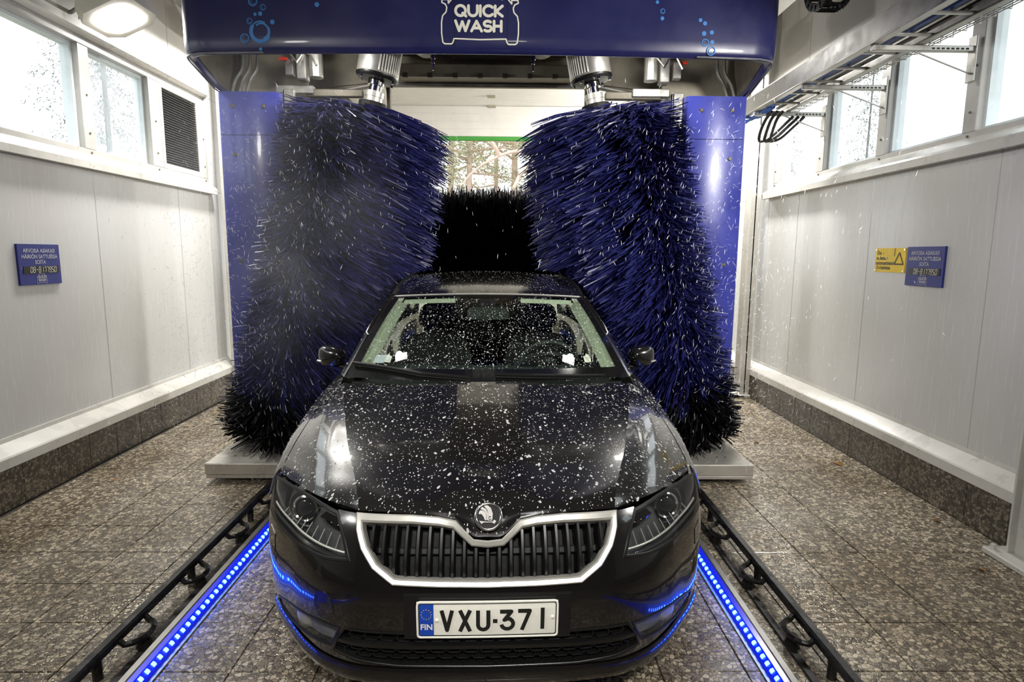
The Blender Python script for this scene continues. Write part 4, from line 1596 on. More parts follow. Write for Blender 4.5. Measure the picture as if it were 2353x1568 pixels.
# ---- number plate
NP = obj('number_plate', MB().grid([[fas(t, z, .013) for t in np.linspace(-.2205, .2205, 40)] for z in np.linspace(.392, .510, 6)]), 'plate_white', CAR)
PZ = .451


def pmap(u, v, n):
    return fas(u, PZ + v, .0135 + n)


def rr(a, b, r, k=5):
    out = []
    for cx, cy, a0 in ((a - r, b - r, 0), (-a + r, b - r, 90), (-a + r, -b + r, 180), (a - r, -b + r, 270)):
        out += arc(cx, cy, r, r, a0, a0 + 90, k)
    return out


obj('plate_rim', ring(refine(rr(.2215, .0600, .012), .03), .0062, -.004, .0035, pmap), 'plate_white', NP)
obj('plate_line', ring(refine(rr(.2153, .0540, .008), .03), .0028, -.001, .0016, pmap), 'ink', NP)
obj('euro_band', MB().grid([[pmap(u, v, .0012) for u in np.linspace(-.2125, -.168, 6)] for v in (-.0515, 0, .0515)]), 'plate_blue', NP)
st = MB()
for k in range(12):
    a = 2 * PI * k / 12
    disc(st, -.1905 + .0155 * math.cos(a), .0205 + .0155 * math.sin(a), .0017, pmap, .002, 6)
obj('euro_stars', st, 'gold', NP)
obj('country_code', text(MB(), 'FIN', .0275, -.1905, -.0305, pmap, .002, .0007, xs=.95), 'plate_white', NP)


def mm(x, y):
    """crop measure of the plate to metres on it"""
    return ((x - 1172) / 4423.0, (462 - y) / 4423.0 - .001)


PC = {'V': [[(540, 308), (612, 600), (685, 308)]], 'X': [[(792, 308), (930, 620)], [(932, 308), (790, 620)]],
      'U': [[(1040, 312), (1040, 520)] + [(1111 + 71 * math.cos(a), 522 + 72 * math.sin(a)) for a in np.linspace(PI, 0, 12)] + [(1182, 312)]],
      'dash': [[(1245, 468), (1307, 468)]],
      '3': [[(1342, 334), (1500, 334), (1402, 455), (1440, 438), (1475, 437)] + [(1443 + 82 * math.cos(a), 512 + 78 * math.sin(a)) for a in np.linspace(-.95, PI - .15, 14)]],
      '7': [[(1592, 328), (1755, 328), (1645, 612)]], '1': [[(1932, 292), (1932, 604)]]}
for c, L in PC.items():
    st = MB()
    strokes(st, [[mm(*p) for p in l] for l in L], 54 / 4423.0 if c != 'dash' else 58 / 4423.0, pmap, .002, False, 8)
    obj('plate_character', st, 'ink', NP)
for u in (-.158, .2035):
    obj('plate_stud', MB().lathe(pmap(u, .0005 if u < 0 else .006, .0), (0, -1, 0), [(0, .0065), (.002, .0062), (.004, .004)], 12), 'plate_white', NP, 60)

# ---- lower grille with flattened hexagon cells
LG = obj('lower_grille', fill(LOWP, fas, -.06, .03), 'blackm', CAR)
obj('lower_frame', ring(refine(LOWP, .03), .008, -.004, .004, fas, -.03), 'black', LG, 40)
hexes = MB()
inn = inset(LOWP, .004)
cw, chh = .058, .0225
for r in range(-1, 7):
    for k in range(-10, 11):
        cx = k * cw * .92 + (cw * .46 if r % 2 else 0)
        cz = .272 + r * chh * 1.0 + .010
        if not inside(inn, cx, cz):
            continue
        hx_ = [(cx - cw * .46, cz), (cx - cw * .30, cz + chh * .62), (cx + cw * .30, cz + chh * .62), (cx + cw * .46, cz), (cx + cw * .30, cz - chh * .62), (cx - cw * .30, cz - chh * .62)]
        hexes.add([fas(u, v, -.008) for u, v in hx_] + [fas(u, v, -.010) for u, v in inset(hx_, .0032)] + [fas(u, v, -.035) for u, v in inset(hx_, .0045)],
                  [(i, (i + 1) % 6, 6 + (i + 1) % 6, 6 + i) for i in range(6)] + [(6 + i, 6 + (i + 1) % 6, 12 + (i + 1) % 6, 12 + i) for i in range(6)])
obj('honeycomb_mesh', hexes, 'black', LG)
obj('grille_bar', MB().grid([[fas(t, z, n) for t in np.linspace(-.495, .495, 60)] for z, n in ((.334, -.02), (.335, .0), (.351, .002), (.354, -.02))]), 'black', LG)
obj('sensor_cover', MB().prism([(-.04, .30), (.07, .30), (.07, .375), (-.04, .375)], fas, -.05, -.02), 'blackm', LG)

# ---- lamps
for s in (-1, 1):
    hp = HEAD if s > 0 else mir(HEAD)
    HL = obj('headlamp', fill(hp, fas, -.075, .03), 'lamp_in', CAR, label='clear glass headlamp with round projector')
    obj('lamp_bezel', ring(refine(hp, .025), .010, -.004, .003, fas, -.05), 'black', HL, 50)
    pc = Vector(fas(s * .775, .692, -.045))
    fwd = Vector((s * .25, -1, .10)).normalized()
    obj('projector_ring', MB().lathe(tuple(pc), fwd, [(-.03, .052), (.0, .052), (.010, .050), (.014, .044), (.010, .039), (-.01, .037)], 28), 'chrome', HL, 40)
    pr = [(-.01, .038)] + [(.018 * math.sin(a), .0375 * math.cos(a)) for a in np.linspace(0, PI / 2 - .05, 8)]
    obj('projector_lens', MB().lathe(tuple(pc), fwd, pr, 24), M['sideglass'], HL, 60)
    obj('projector_shroud', MB().lathe(tuple(pc), fwd, [(-.04, .085), (-.012, .078), (.002, .066), (-.006, .055)], 28), 'black', HL, 50)
    # chrome reflector beside the projector, ribbed lower tray, light guides
    obj('reflector', MB().grid([[fas(s * t, z, -.055 + .03 * q) for t in np.linspace(.52, .63, 8)] for z, q in ((.728, .2), (.705, .9), (.685, .0))]), 'chrome', HL, 60)
    for k in range(11):
        t = .475 + .045 * k
        obj('lamp_rib', MB().tube([fas(s * (t + .006), .676 - .002 * k, -.045), fas(s * t, .63, -.022)], .0016, 5), 'satin', HL)
    obj('light_guide', MB().tube([fas(s * t, .6155 + .004 * q, -.008) for t, q in zip(np.linspace(.455, 1.03, 26), np.linspace(0, 1, 26))], .0065, 8), 'lens', HL, 60)
    obj('light_guide', MB().tube([fas(s * t, .632 + .004 * q, -.014) for t, q in zip(np.linspace(.47, 1.02, 26), np.linspace(0, 1, 26))], .0045, 8), 'satin', HL, 60)
    obj('indicator_reflector', MB().grid([[fas(s * t, z, -.06) for t in np.linspace(.93, 1.00, 8)] for z in (.645, .67, .695)]), 'chrome', HL)
    obj('lamp_lens', fill(inset(hp, .004), fas, .002, .02), 'lens', HL, 60)
    fp = FOG if s > 0 else mir(FOG)
    FG = obj('fog_lamp', fill(fp, fas, -.022, .03), 'fog_in', CAR)
    obj('fog_bezel', ring(refine(fp, .025), .009, -.004, .003, fas, -.03), 'black', FG, 50)
    obj('fog_reflector', MB().lathe(fas(s * .70, .335, -.026), (s * .5, -1, 0), [(0, .045), (.012, .038), (.016, .02)], 20), 'satin', FG, 50)
    obj('fog_lens', fill(inset(fp, .006), fas, -.002, .03), 'lens', FG, 60)

# ---- bonnet: lofted rows, creased along the ridge and the shoulder line
HN = [
    [(0, .066, .688), (.05, .068, .692), (.105, .098, .733), (.25, .112, .747), (.425, .142, .748), (.60, .272, .750), (.812, .550, .724)],
    [(0, .105, .752), (.05, .106, .752), (.11, .122, .759), (.25, .145, .771), (.437, .19, .776), (.615, .335, .769), (.816, .600, .744)],
    [(0, .22, .795), (.055, .22, .795), (.115, .225, .795), (.26, .24, .791), (.468, .29, .806), (.645, .43, .790), (.818, .690, .770)],
    [(0, .45, .850), (.06, .45, .850), (.125, .45, .850), (.28, .46, .842), (.535, .49, .853), (.69, .60, .830), (.812, .80, .806)],
    [(0, .75, .912), (.065, .75, .912), (.135, .75, .911), (.30, .755, .900), (.615, .78, .905), (.725, .845, .880), (.801, .97, .850)],
    [(0, 1.04, .964), (.07, 1.04, .964), (.145, 1.04, .963), (.32, 1.045, .951), (.690, 1.09, .934), (.735, 1.14, .922), (.770, 1.19, .900)],
    [(0, 1.10, .973), (.075, 1.10, .973), (.15, 1.102, .972), (.33, 1.115, .960), (.705, 1.20, .945), (.728, 1.25, .935), (.748, 1.29, .920)]]
HN = np.array(HN, float)
mb = MB()
GRIDS = []
for s in (-1, 1):
    N = HN.copy()
    N[:, :, 0] *= s
    for c0, c1, nc in ((0, 2, 15), (2, 4, 22), (4, 6, 18)):
        g = patch(N[:, c0:c1 + 1], 64, nc)
        mb.grid(g, flip=(s > 0))
        GRIDS.append((g, 'hood', s))
    # returned edge
    e = np.array([patch(N[:, 4:7], 64, 3)[:, 2]])[0]
    mb.grid([e, e + np.array([-s * .002, 0, -.02])], flip=(s > 0))
    fr = np.concatenate([patch(N[:, a:b + 1], 3, 14)[0] for a, b in ((0, 2), (2, 4), (4, 6))])
    mb.grid([fr, fr + np.array([0, .012, -.016])], flip=(s < 0))
HOOD = obj('bonnet', mb, 'paint', CAR, 22)

# ---- body sides
SEC = [(.50, [(.800, .700), (.835, .675), (.858, .62), (.868, .55), (.866, .42), (.85, .25)]),
       (.55, [(.816, .722), (.848, .69), (.870, .63), (.878, .55), (.876, .42), (.86, .25)]),
       (.70, [(.822, .772), (.864, .738), (.888, .66), (.894, .56), (.890, .42), (.875, .25)]),
       (.85, [(.816, .815), (.874, .772), (.898, .69), (.903, .58), (.898, .42), (.88, .22)]),
       (1.05, [(.798, .866), (.880, .802), (.905, .71), (.908, .58), (.90, .42), (.885, .2)]),
       (1.27, [(.758, .912), (.872, .845), (.906, .74), (.909, .58), (.90, .42), (.885, .2)]),
       (1.45, [(.770, .945), (.864, .875), (.906, .76), (.910, .58), (.90, .42), (.885, .2)]),
       (1.7, [(.792, .957), (.862, .898), (.906, .77), (.911, .58), (.90, .42), (.885, .2)]),
       (2.2, [(.800, .966), (.865, .908), (.908, .78), (.912, .58), (.902, .42), (.885, .2)]),
       (3.0, [(.795, .985), (.862, .922), (.906, .79), (.91, .58), (.90, .42), (.885, .2)]),
       (3.8, [(.76, 1.0), (.845, .93), (.895, .8), (.9, .6), (.89, .42), (.87, .22)]),
       (4.3, [(.68, 1.0), (.78, .92), (.83, .8), (.835, .6), (.82, .42), (.80, .25)]),
       (4.62, [(.55, .98), (.64, .9), (.69, .8), (.70, .6), (.69, .42), (.66, .28)])]
secy = [a for a, _ in SEC]
secf = [[(cr1([(a, q[k][0]) for a, q in SEC]), cr1([(a, q[k][1]) for a, q in SEC])) for k in range(6)]][0]


def side_row(y, nv=26):
    pts = np.array([(f(y), y, g(y)) for f, g in secf])
    return crv(pts, np.linspace(0, 1, nv))


def side_panel(name, s, ya, yb, m='paint', step=.022):
    ys = np.arange(ya, yb + .001, step)
    g = np.array([side_row(y) for y in ys])
    mb_, ids = MB(), {}
    for i in range(len(ys) - 1):
        for j in range(25):
            cs = [(i, j), (i + 1, j), (i + 1, j + 1), (i, j + 1)]
            c = np.mean([g[q] for q in cs], axis=0)
            if math.hypot(c[1] - ARCH_Y, c[2] - ARCH_Z) < ARCH_R or math.hypot(c[1] - 3.62, c[2] - ARCH_Z) < ARCH_R:
                continue
            if c[1] < ARCH_Y and c[2] < .604:
                continue
            f = []
            for q in cs:
                if q not in ids:
                    ids[q] = len(mb_.v)
                    x, y, z = g[q]
                    for ay in (ARCH_Y, 3.62):       # snap to the arch circle
                        d = math.hypot(y - ay, z - ARCH_Z)
                        if d < ARCH_R:
                            y, z = ay + (y - ay) / d * ARCH_R, ARCH_Z + (z - ARCH_Z) / d * ARCH_R
                    mb_.v.append((s * x, y, z))
                f.append(ids[q])
            mb_.f.append(tuple(f) if s > 0 else tuple(f[::-1]))
    o = obj(name, mb_, m, CAR, 40)
    gg = g.copy()
    gg[:, :, 0] *= s
    if name == 'fender':
        GRIDS.append((gg[:, :10], 'fender', s))
    return o


for s in (-1, 1):
    side_panel('fender', s, .59, 1.42)
    d1 = side_panel('front_door', s, 1.424, 2.52)
    d2 = side_panel('rear_door', s, 2.524, 3.40)
    side_panel('rear_quarter', s, 3.404, 4.62)
    for d_, y in ((d1, 2.36), (d2, 3.26)):
        x = side_row(y, 26)[9]
        obj('door_handle', MB().tube([(s * (x[0] - .005), y - .11, .80), (s * (x[0] + .022), y - .08, .805), (s * (x[0] + .024), y + .05, .81), (s * (x[0] - .005), y + .09, .81)], .012, 8), 'paint', d_)
    obj('side_sill', MB().box(min(s * .70, s * .89), max(s * .70, s * .89), 1.28, 3.28, .17, .215, .01), 'black', CAR)
    # arch liners
    for ay in (ARCH_Y, 3.62):
        lr = [[(s * x, ay + ARCH_R * 1.0 * math.cos(a), ARCH_Z + ARCH_R * math.sin(a)) for a in np.linspace(-.2, PI + .2, 30)] for x in (.855, .55)]
        obj('arch_liner', MB().grid(lr), 'blackm', CAR)

# ---- windscreen
WB = np.array([[(.735 * u, 1.115 + .19 * u * u, .970 - .018 * u * u) for u in np.linspace(-1, 1, 9)],
               [(.690 * u, 1.405 + .145 * u * u, 1.105 - .018 * u * u) for u in np.linspace(-1, 1, 9)],
               [(.640 * u, 1.70 + .10 * u * u, 1.230 - .018 * u * u) for u in np.linspace(-1, 1, 9)],
               [(.590 * u, 1.995 + .06 * u * u, 1.338 - .020 * u * u) for u in np.linspace(-1, 1, 9)]])


def ws(u, v, n=0.0):
    """u -1..1 across, v 0..1 up"""
    u_, v_ = min((u + 1) / 2, .9985), min(max(v, 0), .9985)
    p = patch(WB, 2, 2, v_, min(1, v_ + 1e-3), u_, min(1, u_ + 1e-3))
    P = Vector(p[0, 0])
    if n:
        a, b = Vector(p[0, 1]) - P, Vector(p[1, 0]) - P
        nn = a.cross(b)
        nn = nn.normalized() if nn.length > 0 else Vector((0, -1, 1)).normalized()
        P = P + nn * n
    return tuple(P)


gl = patch(WB, 40, 60, .0, 1., .0, 1.)
WSH = obj('windscreen', MB().grid(gl), 'carglass', CAR, 80)
GRIDS.append((gl, 'glass', 0))
fr = MB()
U = np.linspace(-.995, .995, 50)
V = np.linspace(0, 1, 30)
fr.grid([[ws(u, v, .0025) for u in U] for v in (0.004, .04, .085, .105)])
fr.grid([[ws(u, v, .0025) for u in U] for v in (.962, .98, .998)])
for s in (-1, 1):
    fr.grid([[ws(s * (1 - q), v, .0025) for v in V] for q in (.004, .04, .065)])
fr.grid([[ws(u, v, .0025) for u in np.linspace(-.28, .28, 14)] for v in (.925, .965)])
obj('glass_border', fr, 'frit', WSH, 80)
obj('header_strip', MB().tube([ws(u, .9985, .004) for u in np.linspace(-.98, .98, 40)], .004, 6), 'satin', WSH)
# scuttle
obj('cowl', MB().grid([[(x, y + dy, z + dz) for x, y, z in patch(HN[:, :], 3, 30)[2:3].reshape(-1, 3)] for dy, dz in ((-.03, -.02), (.03, -.012), (.09, -.02))]).grid(
    [[(-x, y + dy, z + dz) for x, y, z in patch(HN[:, :], 3, 30)[2:3].reshape(-1, 3)] for dy, dz in ((-.03, -.02), (.03, -.012), (.09, -.02))]), 'black', CAR, 60)
# wipers
for pts_, nm in (([(-.97, .115), (-.72, .085), (-.45, .035), (-.12, .004)], 'w1'), ([(.05, .035), (.30, .022), (.60, .008), (.80, .004)], 'w2')):
    wp = obj('wiper', MB().tube([ws(u, v, .022) for u, v in pts_], .008, 6), 'black', CAR)
    obj('wiper_blade', MB().tube([ws(u, v - .004, .010) for u, v in pts_], .005, 6), 'rubber', wp)
# parking sticker
obj('windscreen_sticker', MB().grid([[ws(u, v, -.003) for u in np.linspace(-.845, -.765, 4)] for v in (.155, .195, .235)]), 'sticker', WSH)

# ---- roof, pillars, glass, tail
RN = np.array([[(x * .598 / .6, y0, z0 - (z0 - z1) * (x / .6) ** 2.2) for x in (0, .2, .4, .52, .6)] for y0, z0, z1 in
               ((2.005, 1.343, 1.322), (2.12, 1.372, 1.346), (2.35, 1.412, 1.376), (2.75, 1.448, 1.404), (3.3, 1.450, 1.398), (3.8, 1.405, 1.35), (4.18, 1.33, 1.28))])
for i, (y0, yy) in enumerate(((2.005, .06), (2.12, .04), (2.35, .02))):
    RN[i, :, 1] += yy * (RN[i, :, 0] / .6) ** 2
mb = MB()
for s in (-1, 1):
    N = RN.copy()
    N[:, :, 0] *= s
    g = patch(N, 50, 20)
    mb.grid(g, flip=(s > 0))
    GRIDS.append((g[:30], 'roof', s))
ROOF = obj('roof', mb, 'paint', CAR, 60)
for s in (-1, 1):
    obj('roof_strip', MB().tube([(s * x, y, z + .006) for x, y, z in patch(RN, 30, 2, 0, 1, 0, 1)[:, 1]], .010, 6), 'black', ROOF)
    # windscreen pillar
    va = np.linspace(0, 1, 24)
    e0 = np.array([ws(s * .998, v) for v in va])
    tp = crv([(s * .775, 1.43, .955), (s * .725, 1.60, 1.07), (s * .672, 1.80, 1.20), (s * .608, 2.09, 1.335)], va)
    mid = (e0 + tp) / 2 + np.array([s * .012, -.012, .010])
    a_ = (e0 * .97 + tp * .03) + np.array([s * .004, -.006, .004])
    obj('windscreen_pillar', MB().grid([e0, a_, mid, tp], flip=(s > 0)), 'paint', CAR, 60)
    GRIDS.append((np.array([e0, mid, tp]), 'pillar', s))
    # side glass
    yb = np.linspace(1.43, 4.25, 40)
    low = np.array([side_row(y, 26)[0] * np.array([s, 1, 1]) for y in yb])
    rf = patch(RN, 40, 2, .02, .97, 0, 1)[:, 1] * np.array([s, 1, 1])
    rf[0] = tp[-1]
    low[0] = tp[0]
    md = (low + rf) / 2 + np.array([s * .03, 0, 0])
    md[0] = tp[12] + np.array([s * .004, 0, 0])
    obj('side_glass', MB().grid([low, md, rf], flip=(s < 0)), 'sideglass', CAR, 60)
    obj('belt_trim', MB().tube([tuple(q + np.array([s * .008, 0, .004])) for q in low], .008, 6), 'black', CAR)
    # mirrors
    mc = Vector((s * .925, 1.80, .985))
    rows_ = []
    for k in range(15):
        ph = -PI / 2 + PI * k / 14
        rows_.append([])
        for q in range(24):
            th = 2 * PI * q / 24
            cx_, cy_, cz_ = math.cos(ph) * math.cos(th), math.cos(ph) * math.sin(th), math.sin(ph)

            def pw(v, e=.78):
                return math.copysign(abs(v) ** e, v)
            y_ = pw(cy_) * .075
            if y_ > 0:
                y_ *= .55
            rows_[-1].append((mc.x + pw(cx_) * (.082 - s * cx_ * .0), mc.y + y_ + .02 * s * pw(cx_), mc.z + pw(cz_) * (.062 + .012 * s * cx_)))
        rows_[-1].append(rows_[-1][0])
    MR = obj('door_mirror', MB().grid(rows_), 'paint', CAR, 60)
    obj('mirror_glass', MB().prism(rr(.062, .045, .025), lambda u, v, w: (mc.x + u, mc.y + .044 + w + .01 * s * u / .06, mc.z + v), 0, .004), 'chrome', MR)
    obj('mirror_arm', MB().tube([(s * .83, 1.82, .905), (s * .88, 1.82, .912), (s * .93, 1.81, .93)], [.03, .026, .024], 10), 'black', MR, 60)
    obj('mirror_lamp', MB().tube([(mc.x + s * .05, mc.y - .055, mc.z - .028), (mc.x + s * .078, mc.y - .03, mc.z - .026)], .006, 6), 'satin', MR)
# hatch and rear bumper
rb = patch(RN, 3, 20, .99, 1)[-1]
tl = []
for f_, (yy, zz, hw) in enumerate(((4.19, 1.325, .595), (4.40, 1.16, .60), (4.56, .98, .60), (4.64, .80, .68), (4.65, .55, .70), (4.62, .30, .68))):
    tl.append([(hw * u, yy - .10 * u * u, zz - (.045 * u * u if f_ == 0 else 0)) for u in np.linspace(-1, 1, 21)])
obj('tailgate', MB().grid(tl, flip=True), 'paint', CAR, 50)
obj('rear_glass', MB().grid([[(x, y + .012, z + .012) for x, y, z in tl[0][2:-2]], [(x, y + .012, z + .012) for x, y, z in tl[1][2:-2]], [(x, y + .012, z + .01) for x, y, z in tl[2][2:-2]]], flip=True), 'sideglass', CAR, 60)
# floor pan, dark to keep light out below; blocker sheet added behind panel gaps
obj('underbody', MB().box(-.62, .62, .40, 4.4, .185, .20).box(-.80, .80, 1.35, 3.2, .185, .20).box(-.44, .44, .10, .42, .185, .20), 'blackm', CAR)
obj('engine_bay_blocker', MB().grid([[(x, .20 + .42 * (abs(x) / .7) ** 2.4, z) for x in np.linspace(-.66, .66, 25)] for z in (.2, .45, .66)]).grid(
    [[(x * hw_, y, z) for x in np.linspace(-1, 1, 17)] for y, z, hw_ in ((.25, .655, .42), (.5, .69, .55), (.72, .745, .70), (.9, .78, .74), (1.1, .83, .72), (1.3, .84, .70))]), 'blackm', CAR)
for s in (-1, 1):
    obj('fender_liner', MB().grid([[(s * x, y, z) for y in np.linspace(.72, 1.4, 12)] for x, z in ((.84, .62), (.72, .68))]), 'blackm', CAR)

# ---- wheels
wt = MB().lathe((0, 0, 0), (1, 0, 0), [(-.108, .215), (-.105, .25), (-.100, .295), (-.085, .312), (-.05, .3165), (.05, .3165), (.085, .312), (.100, .295), (.105, .25), (.108, .215), (.06, .205), (-.06, .205)], 48)
rim = MB().lathe((0, 0, 0), (1, 0, 0), [(.06, .21), (.095, .21), (.10, .20), (.085, .19), (-.02, .185), (-.02, .02)], 40)
for k in range(5):
    a = 2 * PI * k / 5
    sp = [(-.035, .03), (.035, .03), (.022, .19), (-.022, .19)]
    rim.prism(sp, lambda u, v, w, a=a: (w, u * math.cos(a) - v * math.sin(a), u * math.sin(a) + v * math.cos(a)), .06, .09)
rim.lathe((.05, 0, 0), (1, 0, 0), [(0, .06), (.045, .055), (.05, .03)], 20)
tme, rme = make_mesh('tyre', wt, M['tyre'], 40), make_mesh('rim', rim, M['satin'], 40)
for s in (-1, 1):
    for y in (ARCH_Y, 3.62):
        wh = bpy.data.objects.new('wheel', None)
        COL.objects.link(wh)
        wh.parent = CAR
        wh.location = (s * .775, y, .3175)
        wh.rotation_euler = (0, 0, 0 if s > 0 else PI)
        for nm, me in (('tyre', tme), ('rim', rme)):
            o = bpy.data.objects.new(nm, me)
            COL.objects.link(o)
            o.parent = wh

# ---- interior seen through the windscreen
obj('dashboard', MB().grid([[(x, y + .14 * (x / .7) ** 2, z) for x in np.linspace(-.70, .70, 17)] for y, z in ((1.16, .925), (1.30, .955), (1.50, .965), (1.66, .95), (1.74, .90), (1.76, .70))]), 'dash', CAR, 60)
obj('instrument_hood', MB().grid([[(.36 + .19 * math.cos(a) * q, 1.55 + dy, .955 + .075 * math.sin(a)) for a in np.linspace(0, PI, 14)] for q, dy in ((1.0, 0), (1.05, .12))]), 'dash', CAR, 60)
SWH = obj('steering_wheel', MB().tube([(.36 + .185 * math.cos(a), 1.80 - .05 * math.sin(a) - .02, .90 + .175 * math.sin(a)) for a in np.linspace(0, 2 * PI, 36)[:-1]], .016, 8, closed=True), 'dash', CAR, 60)
obj('wheel_hub', MB().lathe((.36, 1.80, .90), (0, 1, .25), [(-.03, .06), (.02, .075), (.03, .05)], 20).box(.20, .52, 1.785, 1.80, .885, .915, .005), 'dash', SWH)
for s in (-1, 1):
    st_ = obj('front_seat', MB().prism(smooth_poly([(-.25, .35), (.25, .35), (.26, .85), (.17, 1.02), (-.17, 1.02), (-.26, .85)], 2), lambda u, v, w, s=s: (s * .37 + u, 2.35 + w + (v - .35) * .32, v), -.06, .08), 'seat', CAR, 50)
    obj('headrest', MB().prism(smooth_poly([(-.13, 1.06), (.13, 1.06), (.11, 1.24), (-.11, 1.24)], 2), lambda u, v, w, s=s: (s * .37 + u, 2.56 + w + (v - 1.06) * .2, v), -.05, .05), 'seat', st_, 50)
    # beige lining of the pillars, visor
    obj('pillar_trim', MB().grid([[ws(s * u, v, n) for v in np.linspace(.09, .95, 24)] for u, n in ((.955, -.012), (.935, -.016), (.905, -.03), (.892, -.07))], flip=(s > 0)), 'beige', CAR, 60)
    obj('sun_visor', MB().grid([[ws(s * u, v, n) for u in np.linspace(.34, .88, 12)] for v, n in ((.972, -.015), (.955, -.018), (.938, -.03))]), 'beige', CAR, 60)
obj('cabin_mirror', MB().prism(rr(.125, .033, .025), lambda u, v, w: (u, 1.83 + w, 1.235 + v + w * .2), -.015, .015), 'dash', CAR, 50)
obj('mirror_stem', MB().lathe((0, 1.90, 1.285), (0, -.1, -1), [(-.03, .05), (.0, .045), (.06, .02)], 14), 'black', CAR, 50)
obj('headlining', MB().grid([[(x, y, z - .05 * (x / .6) ** 2) for x in np.linspace(-.55, .55, 9)] for y, z in ((2.08, 1.32), (2.5, 1.38), (3.2, 1.40), (3.9, 1.34))]), 'dash', CAR)

# ================================================================== WATER
def car_point(P):
    x, y = c2w(P[0], P[1])
    return Vector((x, y, P[2]))


def sample_grids(kinds, n, rg_, flow):
    """random points, normals and downhill directions on the stored car surfaces"""
    quads = []
    for g, k, s in GRIDS:
        if k in kinds:
            g = np.asarray(g)
            a, b, c, d = g[:-1, :-1], g[:-1, 1:], g[1:, 1:], g[1:, :-1]
            nn = np.cross(c - a, d - b)
            ar = np.linalg.norm(nn, axis=2)
            sg_ = np.where(nn[..., 2:3] < 0, -1, 1)
            nn = nn / (ar[..., None] + 1e-12) * sg_
            quads.append((a.reshape(-1, 3), b.reshape(-1, 3), c.reshape(-1, 3), d.reshape(-1, 3), nn.reshape(-1, 3), ar.reshape(-1)))
    A = [np.concatenate([q[i] for q in quads]) for i in range(6)]
    pr = A[5] / A[5].sum()
    ids = rg_.choice(len(pr), n, p=pr)
    u, v = rg_.random((n, 1)), rg_.random((n, 1))
    P = (A[0][ids] * (1 - u) + A[1][ids] * u) * (1 - v) + (A[3][ids] * (1 - u) + A[2][ids] * u) * v
    return P, A[4][ids]


def droplets(mb, kinds, n, rmin, rmax, rg_, elong=1.6, h=.42, power=3.0):
    P, N = sample_grids(kinds, n, rg_, None)
    for p_, n_ in zip(P, N):
        nn = Vector(n_)
        p_ = Vector(p_)
        dn = Vector((0, 0, -1))
        d = dn - nn * dn.dot(nn)
        d = d.normalized() if d.length > 1e-3 else Vector((0, -1, 0))
        d = (d + Vector((rg_.normal(0, .35), rg_.normal(0, .2), 0))).normalized()
        sd = nn.cross(d)
        r = rmin + (rmax - rmin) * rg_.random() ** power
        el = rg_.uniform(1.0, elong)
        k = len(mb.v)
        m_ = 7
        for i in range(m_):
            a = 2 * PI * i / m_
            tail = 1.0 if math.cos(a) > 0 else .7
            mb.v.append(tuple(car_point(p_ + d * (r * el * math.cos(a)) + sd * (r * math.sin(a) * tail) + nn * .0002)))
        for i in range(m_):
            a = 2 * PI * i / m_
            mb.v.append(tuple(car_point(p_ + d * (r * el * .62 * math.cos(a)) + sd * (r * .62 * math.sin(a)) + nn * (r * h * .8))))
        mb.v.append(tuple(car_point(p_ + nn * (r * h))))
        for i in range(m_):
            j = (i + 1) % m_
            mb.f.append((k + i, k + j, k + m_ + j, k + m_ + i))
            mb.f.append((k + m_ + i, k + m_ + j, k + 2 * m_))
    return mb


rgd = np.random.default_rng(21)
dm = MB()
droplets(dm, ('hood',), 4600, .0012, .0034, rgd, 1.8)
droplets(dm, ('hood',), 420, .003, .0072, rgd, 1.9, .4, 2.2)
droplets(dm, ('glass',), 5600, .0009, .0030, rgd, 2.4)
droplets(dm, ('glass',), 300, .0026, .0058, rgd, 2.4, .4, 2.0)
droplets(dm, ('roof',), 900, .0015, .0040, rgd, 1.5)
droplets(dm, ('fender', 'pillar'), 1300, .0012, .0040, rgd, 1.8)
o = obj('water_droplets', dm, 'drop', None, 170)
tag(o, 'water drops beaded on the bonnet, windscreen and roof', 'water drops', kind='stuff')

# beads sitting along the upper edge of the grille frame
sm = MB()
rgs = np.random.default_rng(77)


def streak(mb, P, d, ln_, r):
    d = d.normalized()
    a = d.orthogonal().normalized()
    b = d.cross(a)
    k = len(mb.v)
    mb.v.append(tuple(P - d * ln_))
    for an in (0, 2.094, 4.189):
        mb.v.append(tuple(P + (a * math.cos(an) + b * math.sin(an)) * r))
    mb.v.append(tuple(P + d * ln_))
    for i in range(3):
        j = (i + 1) % 3
        mb.f.append((k, k + 1 + j, k + 1 + i))
        mb.f.append((k + 4, k + 1 + i, k + 1 + j))


cnt = 0
while cnt < 3000:
    sx = rgs.choice((-1, 1))
    zz = .25 + 2.3 * rgs.beta(1.3, 1.5)
    f_ = (zz - .17) / 2.53
    axx = 1.335 + (.845 - 1.335) * f_
    side = rgs.random()
    if side < .55:
        dx = axx + rgs.normal(.15, .40)
    else:
        dx = axx + rgs.normal(.62, .14)
    X = GC + sx * dx
    Y = rgs.uniform(3.35, 4.45)
    if dx > 2.6:
        continue
    cx, cy = w2c(X, Y)
    if abs(cx) < 1.08 and zz < 1.55:
        continue
    if dx > 1.40 and Y > 4.5:
        continue
    if dx > 1.15 and zz < .3 and Y > 3.9:
        continue
    fall = Vector((rgs.normal(.25 * -sx, .35), rgs.normal(0, .3), -1.0 + rgs.normal(0, .35)))
    if side >= .55 and rgs.random() < .6:
        fall = Vector((sx * 1.0, rgs.normal(0, .3), rgs.normal(-.2, .5)))
    streak(sm, Vector((X, Y, zz)), fall, rgs.uniform(.006, .022), rgs.uniform(.0006, .0013))
    cnt += 1
